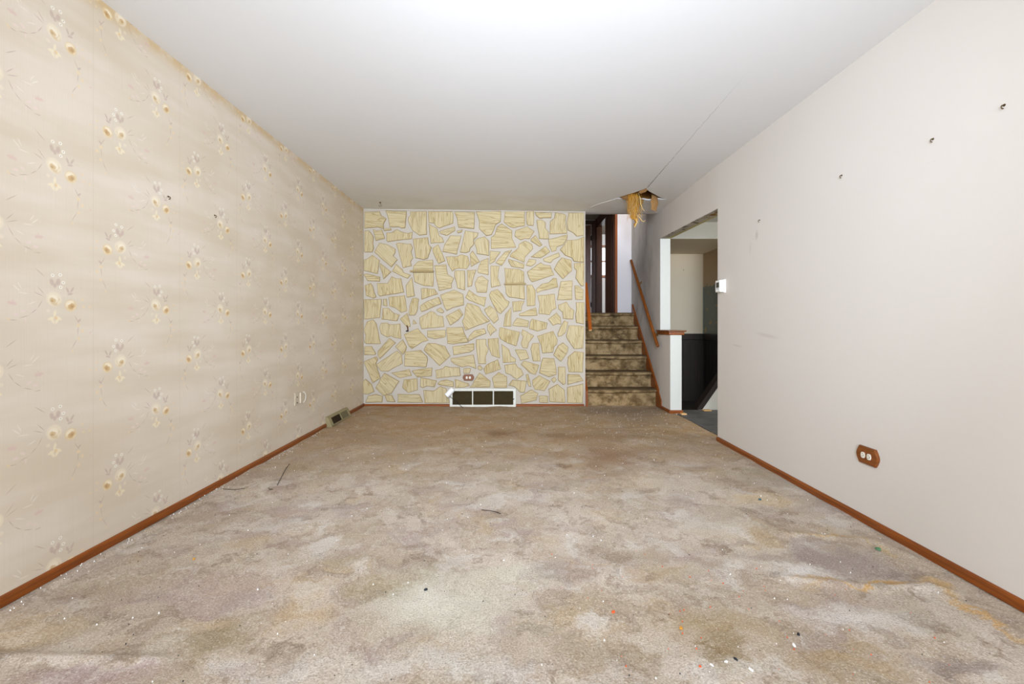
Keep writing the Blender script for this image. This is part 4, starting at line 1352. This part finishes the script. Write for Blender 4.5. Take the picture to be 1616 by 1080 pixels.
# ------------------------------------------------------------------ hooks
def hook(name, label, base, nrm, down=0.013, r=0.0019, up=False):
    """cup hook: round collar on the surface, shank, bent open hook"""
    base, nrm = Vector(base), Vector(nrm)
    root = thing(name, label, 'hook', tuple(base), )
    bm = bmesh.new()
    if abs(nrm.z) < 0.5:
        tube(bm, [base, base + nrm * .0012, base + nrm * .003], [0.005, 0.0048, 0.0025], 12)
        link('collar', fix(bm), M_BRONZE, root, smooth=40)
        bm = bmesh.new()
        pts = [base + nrm * .002, base + nrm * .006]
        for k in range(9):
            t = -PI / 2 * 0 + k / 8 * PI * 1.15
            pts.append(base + nrm * (.006 + .005 * math.sin(t)) + Vector((0, 0, -.5 * down + .5 * down * math.cos(t))))
        tube(bm, pts, r, 8)
    else:
        tube(bm, [base, base + nrm * .004, base + nrm * .010], [0.013, 0.012, 0.005], 12)
        link('collar', fix(bm), M_BRONZE, root, smooth=40)
        bm = bmesh.new()
        pts = [base + nrm * .006, base + nrm * .022]
        for k in range(9):
            t = k / 8 * PI * 1.5
            pts.append(base + nrm * (.036 - .014 * math.cos(t)) + Vector((.013 * math.sin(t), -.003 * k / 8, 0)))
        tube(bm, pts, r, 8)
    link('shank', fix(bm), M_BRONZE, root, smooth=60)
    return root


G = 'cup hooks screwed into the right wall'
for (px, py, lab) in ((1585, 166, 'small bronze cup hook on the right wall, highest and nearest the camera'),
                      (1472.5, 219.5, 'small bronze cup hook on the right wall, second from the right'),
                      (1328.5, 277, 'small bronze cup hook mid-way up the right wall, third from the right'),
                      (1199, 347.5, 'dark cup hook on the right wall above a grey smudge, nearest the opening')):
    hook('cup_hook', lab, on_x(px, py, XR), (-1, 0, 0))['group'] = G
for (px, py, lab) in ((265.5, 310.5, 'dark cup hook on the floral wallpaper, the nearer of two'),
                      (338.6, 340, 'dark cup hook on the floral wallpaper, the farther of two')):
    hook('cup_hook', lab, on_x(px, py, XL), (1, 0, 0))['group'] = 'cup hooks on the wallpaper'
Y = 1.436 * F / (VY - 319.8)
x = (600 - VX) * Y / F
hook('ceiling_hook', 'dark bronze hook hanging from the ceiling over the stone wall', (x, Y, ceil_z(x, Y)), (0, 0, -1))
Yh = 5.35
hook('ceiling_hook', 'brass hook under the lintel at the far end of the opening', (1.895, Yh, z1 + (Yh - YO) / (YJ - YO) * (z2 - z1) - .004), (0, 0, -1))
hook('cup_hook', 'tiny brass hook on the beige kitchen back wall', P(1078.5, 426, KY), (0, -1, 0))
# rusty bracket left in the stones
b0 = P(642.5, 515, YB - .012)
root = thing('rusty_screw', 'rusty bent screw sticking out between the stones', 'screw', tuple(b0))
bm = bmesh.new()
tube(bm, [b0 + Vector((0, .012, .01)), b0 + Vector((0.0, -.012, .006)), b0 + Vector((.012, -.02, -.02)), b0 + Vector((.014, -.02, -.055))], [0.006, .006, .007, .006], 8)
link('shank', fix(bm), simple('rust', '#5a2d10', 0.8, 0.2, var=0.3, scale=120), root, smooth=50)
bm = bmesh.new()
box(bm, b0.x - .01, b0.x + .022, b0.y - .028, b0.y - .008, b0.z - .066, b0.z - .053, 0.003)
link('foot', bm, M_SLOT, root)


# ------------------------------------------------------------------ outlets
def outlet(label, origin, ux, uz, nrm, W=0.139, H=0.082, group=None):
    o_, ux, uz, nrm = Vector(origin), Vector(ux), Vector(uz), Vector(nrm)
    root = thing('wall_outlet', label, 'outlet', tuple(o_))
    if group:
        root['group'] = group
    out = []
    for s in (1, -1):
        rr = [(0.72, -1), (0.86, -.62), (0.96, -.3), (1.0, 0), (0.96, .3), (0.86, .62), (0.72, 1)]
        for a, b in (rr if s > 0 else [(-a, -b) for a, b in rr]):
            out.append((a * W / 2, b * H / 2))
    w3 = lambda u, v, d: o_ + ux * u + uz * v + nrm * d
    bm = bmesh.new()
    A = [bm.verts.new(w3(u, v, 0)) for u, v in out]
    B = [bm.verts.new(w3(u, v, .009)) for u, v in out]
    D = [bm.verts.new(w3(u * .93, v * .90, .013)) for u, v in out]
    k = len(out)
    for i in range(k):
        j = (i + 1) % k
        bm.faces.new((A[i], A[j], B[j], B[i]))
        bm.faces.new((B[i], B[j], D[j], D[i]))
    bm.faces.new(D)
    link('plate', fix(bm), M_PLATE, root)
    for c in (-.0195, .0195):
        bm = bmesh.new()
        ring = []
        for q in range(20):
            t = q / 20 * 2 * PI
            ring.append((c + .0125 * math.cos(t), max(-.0148, min(.0148, .0172 * math.sin(t)))))
        loops(bm, [w3(u, v, .010) for u, v in ring], [w3(u, v, .0165) for u, v in ring])
        rec = link('receptacle', fix(bm), M_IVORY, root)
        bm = bmesh.new()
        for (du, dv, su, sv) in ((-.002, .006, .0035, .0012), (-.002, -.006, .0035, .0012), (.007, 0, .002, .002)):
            pts = [(c + du - su, dv - sv), (c + du + su, dv - sv), (c + du + su, dv + sv), (c + du - su, dv + sv)]
            loops(bm, [w3(u, v, .015) for u, v in pts], [w3(u, v, .0168) for u, v in pts])
        link('slots', fix(bm), M_SLOT, rec)
    bm = bmesh.new()
    ring = [(.0032 * math.cos(q / 10 * 2 * PI), .0032 * math.sin(q / 10 * 2 * PI)) for q in range(10)]
    loops(bm, [w3(u, v, .012) for u, v in ring], [w3(u, v, .0145) for u, v in ring])
    link('screw', fix(bm), M_BRASS, root)
    return root


M_PLATE = wood('wood_outlet_plate', '#6c380f', '#844a1a', 1, 0.35, 0.45, grain=90, dark='#472208')
outlet('wooden outlet plate with two sockets low on the stone wall above the grille', P(739.3, 596.0, YB - .018), (1, 0, 0), (0, 0, 1), (0, -1, 0), H=0.076)
yc = on_x(1371, 720, XR)
outlet('wooden outlet plate with two sockets low on the plain right wall', (XR, yc.y, yc.z), (0, -1, 0), (0, 0, 1), (-1, 0, 0), W=0.142, H=0.088)

# ------------------------------------------------------------------ phone jack on the wallpaper
r0 = on_x(466, 632, XL)
root = thing('phone_jack', 'beige blank wall plate with a white rounded jack cover low on the wallpaper', 'wall jack', (XL, 3.93, 0.37))
link('plate', box(bmesh.new(), XL, XL + .006, 3.835, 3.925, 0.325, 0.43, 0.002), M_JACK, root)
bm = bmesh.new()
prof = []
for q in range(9):
    t = -PI / 2 + PI * q / 8
    prof.append((3.955 + .05 * math.cos(t), 0.378 + .045 * math.sin(t)))
prof = [(3.915, .333)] + prof + [(3.915, .423)]
loops(bm, [(XL, y, z) for y, z in prof], [(XL + .018, y, z) for y, z in prof])
link('jack_cover', fix(bm), M_JACK, root)
bm = bmesh.new()
tube(bm, [(XL + .016, y, z) for y, z in prof[1:-1]], .004, 6)
link('rim', fix(bm), M_PLASTIC, root)
for z in (0.345, 0.392):
    bm = bmesh.new()
    tube(bm, [(XL + .005, 3.868, z), (XL + .009, 3.868, z)], 0.005, 8)
    link('screw', fix(bm), M_SLOT, root)

# ------------------------------------------------------------------ thermostat
root = thing('thermostat', 'white digital thermostat on the right wall beside the opening', 'thermostat', (XR, 3.86, 1.33))
bm = bmesh.new()
y0, y1, zc = 3.815, 3.90, 1.332
ring = lambda x, g: [(x, y0 - g, zc - .049 - g * 1.2), (x, y1 + g, zc - .049 - g * 1.2), (x, y1 + g, zc + .049 + g * 1.2), (x, y0 - g, zc + .049 + g * 1.2)]
prev = None
rings = [ring(XR, .006), ring(XR - .006, .005), ring(XR - .018, .001), ring(XR - .042, 0), ring(XR - .046, -.004)]
vs = [[bm.verts.new(p) for p in r] for r in rings]
for a_, b_ in zip(vs, vs[1:]):
    for i in range(4):
        bm.faces.new((a_[i], a_[(i + 1) % 4], b_[(i + 1) % 4], b_[i]))
bm.faces.new(vs[-1])
link('body', fix(bm), M_PLASTIC, root)
link('screen', box(bmesh.new(), XR - .048, XR - .045, y0 + .016, y1 - .018, zc - .012, zc + .032), simple('lcd_screen', '#3a3a30', 0.25, 0.5), root)
link('button', box(bmesh.new(), XR - .049, XR - .045, y0 + .018, y1 - .022, zc - .026, zc - .017, .001), simple('grey_button', '#b9b9be', 0.5), root)

# ------------------------------------------------------------------ floor register on the left wall
root = thing('floor_register', 'olive-beige metal baseboard register on the floor against the wallpaper', 'register', (XL, 4.75, 0))
prof = [(XL, 0.0), (XL + .062, 0.0), (XL + .062, .012), (XL + .026, .088), (XL + .014, .098), (XL, .100)]
bm = bmesh.new()
loops(bm, [(x, 4.482, z) for x, z in prof], [(x, 5.028, z) for x, z in prof])
link('housing', fix(bm), M_REG, root)
sa_, sb_ = Vector((XL + .062, 0, .012)), Vector((XL + .026, 0, .088))
nf = Vector((sb_.z - sa_.z, 0, -(sb_.x - sa_.x))).normalized()


def onslope(t, y, d):
    p = sa_.lerp(sb_, t) + nf * d
    return (p.x, y, p.z)


for (ya, yb, mt, nm) in ((4.53, 4.755, M_REGDK, 'vent_opening'), (4.775, 4.97, M_REGMID, 'damper')):
    bm = bmesh.new()
    hexa(bm, [onslope(.10, ya, -.004), onslope(.10, yb, -.004), onslope(.10, yb, .0012), onslope(.10, ya, .0012),
              onslope(.90, ya, -.004), onslope(.90, yb, -.004), onslope(.90, yb, .0012), onslope(.90, ya, .0012)])
    link(nm, bm, mt, root)
bm = bmesh.new()
for (ta, tb, ya, yb) in ((.04, .10, 4.505, 5.0), (.90, .95, 4.505, 5.0), (.06, .93, 4.505, 4.53), (.06, .93, 4.755, 4.775), (.06, .93, 4.97, 5.0)):
    hexa(bm, [onslope(ta, ya, 0), onslope(ta, yb, 0), onslope(ta, yb, .005), onslope(ta, ya, .005),
              onslope(tb, ya, 0), onslope(tb, yb, 0), onslope(tb, yb, .005), onslope(tb, ya, .005)])
link('face_frame', bm, M_REG, root)

# ------------------------------------------------------------------ return air grille under the stones
a, b = P(710, 613.4, YB - .02), P(814, 645, YB - .02)
gx0, gx1, gz1 = a.x, b.x, a.z
root = thing('return_grille', 'white framed return air grille with dark filter at the foot of the stone wall', 'grille', ((gx0 + gx1) / 2, YB, 0))
fw = 0.032
link('frame', box(bmesh.new(), gx0, gx1, YB - .026, YB, gz1 - fw, gz1, .004), M_GRILLE, root)
link('frame', box(bmesh.new(), gx0, gx1, YB - .026, YB, -.004, .022, .004), M_GRILLE, root)
link('frame', box(bmesh.new(), gx0, gx0 + fw, YB - .026, YB, .02, gz1 - fw + .002, .003), M_GRILLE, root)
link('frame', box(bmesh.new(), gx1 - fw, gx1, YB - .026, YB, .02, gz1 - fw + .002, .003), M_GRILLE, root)
mx = [P(746, 0, YB).x, P(778.7, 0, YB).x]
for m_ in mx:
    link('mullion', box(bmesh.new(), m_ - .007, m_ + .007, YB - .024, YB, .02, gz1 - fw + .002, .002), M_GRILLE, root)
link('filter', box(bmesh.new(), gx0 + .01, gx1 - .01, YB - .004, YB - .001, .01, gz1 - .01), M_MESHDK, root)
bm = bmesh.new()
z = .028
while z < gz1 - fw:
    hexa(bm, [(gx0 + fw, YB - .018, z), (gx1 - fw, YB - .018, z), (gx1 - fw, YB - .006, z + .004), (gx0 + fw, YB - .006, z + .004),
              (gx0 + fw, YB - .018, z + .0012), (gx1 - fw, YB - .018, z + .0012), (gx1 - fw, YB - .006, z + .0052), (gx0 + fw, YB - .006, z + .0052)])
    z += .0085
lv = link('louvers', bm, M_LOUVER, root)
lv['kind'] = 'stuff'

# white tube with a cord hanging over the corner of the grille
root = thing('plastic_tube', 'white plastic tube with black cord leaning on the grille corner', 'tube', tuple(P(711, 620, YB - .07)))
a, b = P(704.5, 625.0, YB - .075), P(715.5, 613.5, YB - .06)
d = (b - a).normalized()
bm = bmesh.new()
tube(bm, [a, a + d * .003, a + d * .012, b - d * .022, b - d * .008, b], [.030, .033, .034, .034, .028, .016], 20)
link('body', fix(bm), M_PLASTIC, root, smooth=40)
bm = bmesh.new()
c0 = P(710.5, 626.5, YB - .06)
tube(bm, [c0 + Vector((-.008, .01, .02)), c0, P(718, 632.5, YB - .06), P(724, 638, YB - .07), P(729.7, 643, YB - .09), P(731, 644, YB - .11)], .0032, 7)
link('cord', fix(bm), M_BLACK, root, smooth=60)
bm = bmesh.new()
k0 = P(811.5, 629.5, YB - .032)
tube(bm, [k0, k0 + Vector((-.012, -.004, -.006)), k0 + Vector((-.016, -.002, -.014))], .005, 7)
link('catch', fix(bm), M_BLACK, bpy.data.objects['return_grille'])

# ------------------------------------------------------------------ fibreglass hanging out of the ceiling
top = P(1000, 306, 4.95)
ins = thing('insulation_clump', 'torn amber fibreglass insulation hanging from the hole in the ceiling', 'insulation', tuple(top))
rr = random.Random(11)


def strand(bm, p, length, spread, r0, steps=9, curl=0.0):
    pts = [Vector(p)]
    vx, vy = rr.uniform(-spread, spread), rr.uniform(-spread, spread)
    ph, am = rr.uniform(0, 6.3), rr.uniform(0.003, 0.011)
    for i in range(1, steps + 1):
        t = i / steps
        q = Vector(p) + Vector((vx * t + am * math.sin(ph + 7 * t), vy * t + am * math.cos(ph * 1.3 + 6 * t), -length * t))
        if curl and t > .7:
            q += Vector((curl * (t - .7) * 3, 0, abs(curl) * (t - .7) * 2.5))
        pts.append(q)
    tube(bm, pts, [r0 * (1 - .6 * i / steps) for i in range(steps + 1)], 3, caps=False)


bm = bmesh.new()
for i in range(230):
    px = rr.gauss(1000, 3.6)
    strand(bm, P(px, rr.uniform(303, 309), rr.uniform(4.88, 5.02)), rr.uniform(.12, .27), .03, rr.uniform(.0012, .0028))
link('fibres', fix(bm), M_FIBRE, ins, smooth=60)
bm = bmesh.new()
for i in range(90):
    px = rr.gauss(1001, 4.2)
    strand(bm, P(px, rr.uniform(309, 333), rr.uniform(4.86, 5.0)), rr.uniform(.06, .17), .035, rr.uniform(.001, .0022), curl=rr.choice((0, 0, .02, -.012)))
link('pale_fibres', fix(bm), M_FIBRE2, ins, smooth=60)
# matted lumps
bm = bmesh.new()
for (px, py, Y, sx, sz) in ((999, 316, 4.95, .034, .075), (1001, 331, 4.94, .036, .055), (1000, 341, 4.95, .032, .04), (1004, 347, 4.94, .018, .03), (1002, 355, 4.95, .012, .02)):
    c = P(px, py, Y)
    v0 = len(bm.verts)
    r_ = bmesh.ops.create_icosphere(bm, subdivisions=3, radius=1.0)
    for v in r_['verts']:
        k = 1 + .18 * math.sin(7 * v.co.x + 3 * px) * math.cos(6 * v.co.z + px) + rr.uniform(-.10, .10)
        v.co = Vector((v.co.x * sx * k, v.co.y * .026 * k, v.co.z * sz * k)) + c
link('matted_core', bm, M_FIBRE, ins, smooth=80)
bm = bmesh.new()
for pts, r in ((((1007, 304), (1010, 312), (1011, 322), (1014, 330), (1017, 333)), .006), (((1006, 340), (1010, 344), (1013, 349), (1016.5, 350), (1018, 347.5)), .005),
               (((1004, 345), (1005.5, 351), (1002.5, 356), (1001, 359)), .007), (((1008, 338), (1011, 341), (1012.5, 341.5)), .003)):
    ps = [P(x, y, 4.92) for x, y in pts]
    tube(bm, ps, [r * (.6 + .4 * math.sin(PI * i / (len(ps) - 1) + .3)) for i in range(len(ps))], 7)
link('curled_tuft', fix(bm), M_FIBRE2, ins, smooth=60)

# ------------------------------------------------------------------ litter on the carpet
MD = {'w': simple('plaster_chip', '#efeeea', 0.8, 0.2, var=0.03), 'k': simple('black_chip', '#1d2228', 0.6, 0.3), 'o': simple('orange_chip', '#d4592c', 0.7, 0.2),
      'b': simple('blue_scrap', '#3c5a66', 0.7, 0.2), 'g': simple('green_scrap', '#4f7d5a', 0.7, 0.2), 'y': simple('ochre_chip', '#c08a3a', 0.7, 0.2)}


def chip(px, py, sx, sy, ang, mat, name, label, cat, h=.006):
    x, y = floor_at(px, py, .006)
    bm = bmesh.new()
    k = 7
    rg = random.Random(int(px * 13 + py))
    lo, hi = [], []
    for i in range(k):
        t = 2 * PI * i / k
        u, v = sx * math.cos(t) * rg.uniform(.7, 1.1), sy * math.sin(t) * rg.uniform(.7, 1.1)
        q = (u * math.cos(ang) - v * math.sin(ang), u * math.sin(ang) + v * math.cos(ang))
        lo.append((x + q[0], y + q[1], .002))
        hi.append((x + q[0] * .8, y + q[1] * .8, .003 + h * rg.uniform(.7, 1.1)))
    loops(bm, lo, hi)
    return tag(link(name, fix(bm), MD[mat]), label, cat)


chip(1161, 1041, .0045, .009, .5, 'k', 'plastic_chip', 'largest black chip lying on the carpet in the right foreground', 'chip')
chip(1260, 1001, .004, .005, .3, 'k', 'plastic_chip', 'small black chip on the tan carpet right of the white flakes', 'chip')
chip(672, 930, .008, .005, .2, 'k', 'plastic_chip', 'black chip on the pale carpet left of centre', 'chip')
chip(1199, 788, .011, .007, 0, 'b', 'paper_scrap', 'dark blue scrap on the carpet near the right baseboard', 'scrap')
chip(1386, 866, .010, .012, .7, 'g', 'yarn_scrap', 'green yarn scrap on the grey carpet patch by the right wall', 'scrap')
chip(968, 966, .009, .005, .3, 'o', 'wood_chip', 'orange sliver on the carpet at centre foreground', 'chip')
chip(1075, 991, .007, .006, .3, 'y', 'wood_chip', 'ochre chip on the olive carpet stain right of centre', 'chip')
chip(1146, 1045, .007, .004, 0, 'w', 'plaster_flake', 'white plaster flake just left of the largest black chip', 'flake')
chip(1123, 1050, .003, .009, .6, 'w', 'plaster_flake', 'thin white flake leftmost in the right foreground', 'flake')
chip(1185, 1057, .003, .009, .6, 'w', 'plaster_flake', 'thin white flake just right of the largest black chip', 'flake')
chip(1253, 1018, .003, .008, .2, 'w', 'plaster_flake', 'thin white flake below the small black chip', 'flake')
chip(1105, 1052, .005, .004, .2, 'o', 'wood_chip', 'reddish chip in the foreground left of the thin white flakes', 'chip')
chip(306, 882, .006, .005, .2, 'y', 'wood_chip', 'yellowish chip on the mauve carpet toward the left wall', 'chip')


def twig(label, pts, r=.0022):
    bm = bmesh.new()
    ps = []
    for px, py in pts:
        x, y = floor_at(px, py, .008)
        ps.append((x, y, .008))
    tube(bm, ps, r * .55, 6)
    return tag(link('twig', fix(bm), M_BLACK, smooth=60), label, 'twig')


twig('thin straight black twig lying on the carpet toward the left wall', ((457, 732.5), (451, 740), (444, 753), (437.5, 766)), .0035)
twig('faint dark curved twig on the carpet at the middle of the room', ((760, 805), (772, 806), (782, 808), (790, 811)), .003)
twig('curved dark twig beside the left baseboard', ((352, 772), (372, 773), (386, 771)), .003)
twig('short curled black twig left of the straight one', ((423, 770), (426, 772.5), (431, 772.5)), .003)

# crumbs of plaster and grit nobody could count
for nm, mt, cnt, seed, size in (('plaster_crumbs', MD['w'], 620, 5, .0024), ('dark_grit', MD['k'], 520, 6, .0020), ('orange_grit', MD['o'], 60, 8, .0022)):
    rg = random.Random(seed)
    vs_, fs_ = [], []
    for i in range(cnt):
        t = rg.random()
        if nm == 'plaster_crumbs' and t < .22:
            x, y = -1.79 + abs(rg.gauss(0, .03)), rg.uniform(1.3, 4.4)
        elif nm == 'plaster_crumbs' and t < .5:
            x, y = rg.gauss(1.25, .35), rg.gauss(4.7, .5)
        else:
            x, y = rg.uniform(-1.75, 1.75), rg.uniform(1.2, 5.5)
        if nm == 'orange_grit':
            x, y = rg.gauss(.75, .35), rg.gauss(1.55, .25)
        x = max(-1.795, min(1.78, x))
        y = min(5.6, y)
        s = size * rg.uniform(.5, 1.5)
        a = rg.uniform(0, 6.28)
        st = len(vs_)
        for q in range(3):
            vs_.append((x + s * math.cos(a + q * 2.1), y + s * math.sin(a + q * 2.1), .003))
        vs_.append((x, y, .004 + s * 1.6))
        fs_ += [(st, st + 1, st + 3), (st + 1, st + 2, st + 3), (st + 2, st, st + 3), (st + 2, st + 1, st)]
    me = bpy.data.meshes.new(nm)
    me.from_pydata(vs_, [], fs_)
    me.materials.append(mt)
    o = bpy.data.objects.new(nm, me)
    C.objects.link(o)
    o['kind'] = 'stuff'
    tag(o, {'plaster_crumbs': 'tiny white plaster crumbs scattered over the carpet', 'dark_grit': 'tiny dark specks of grit scattered over the carpet',
            'orange_grit': 'tiny orange specks scattered on the near carpet'}[nm], 'litter')
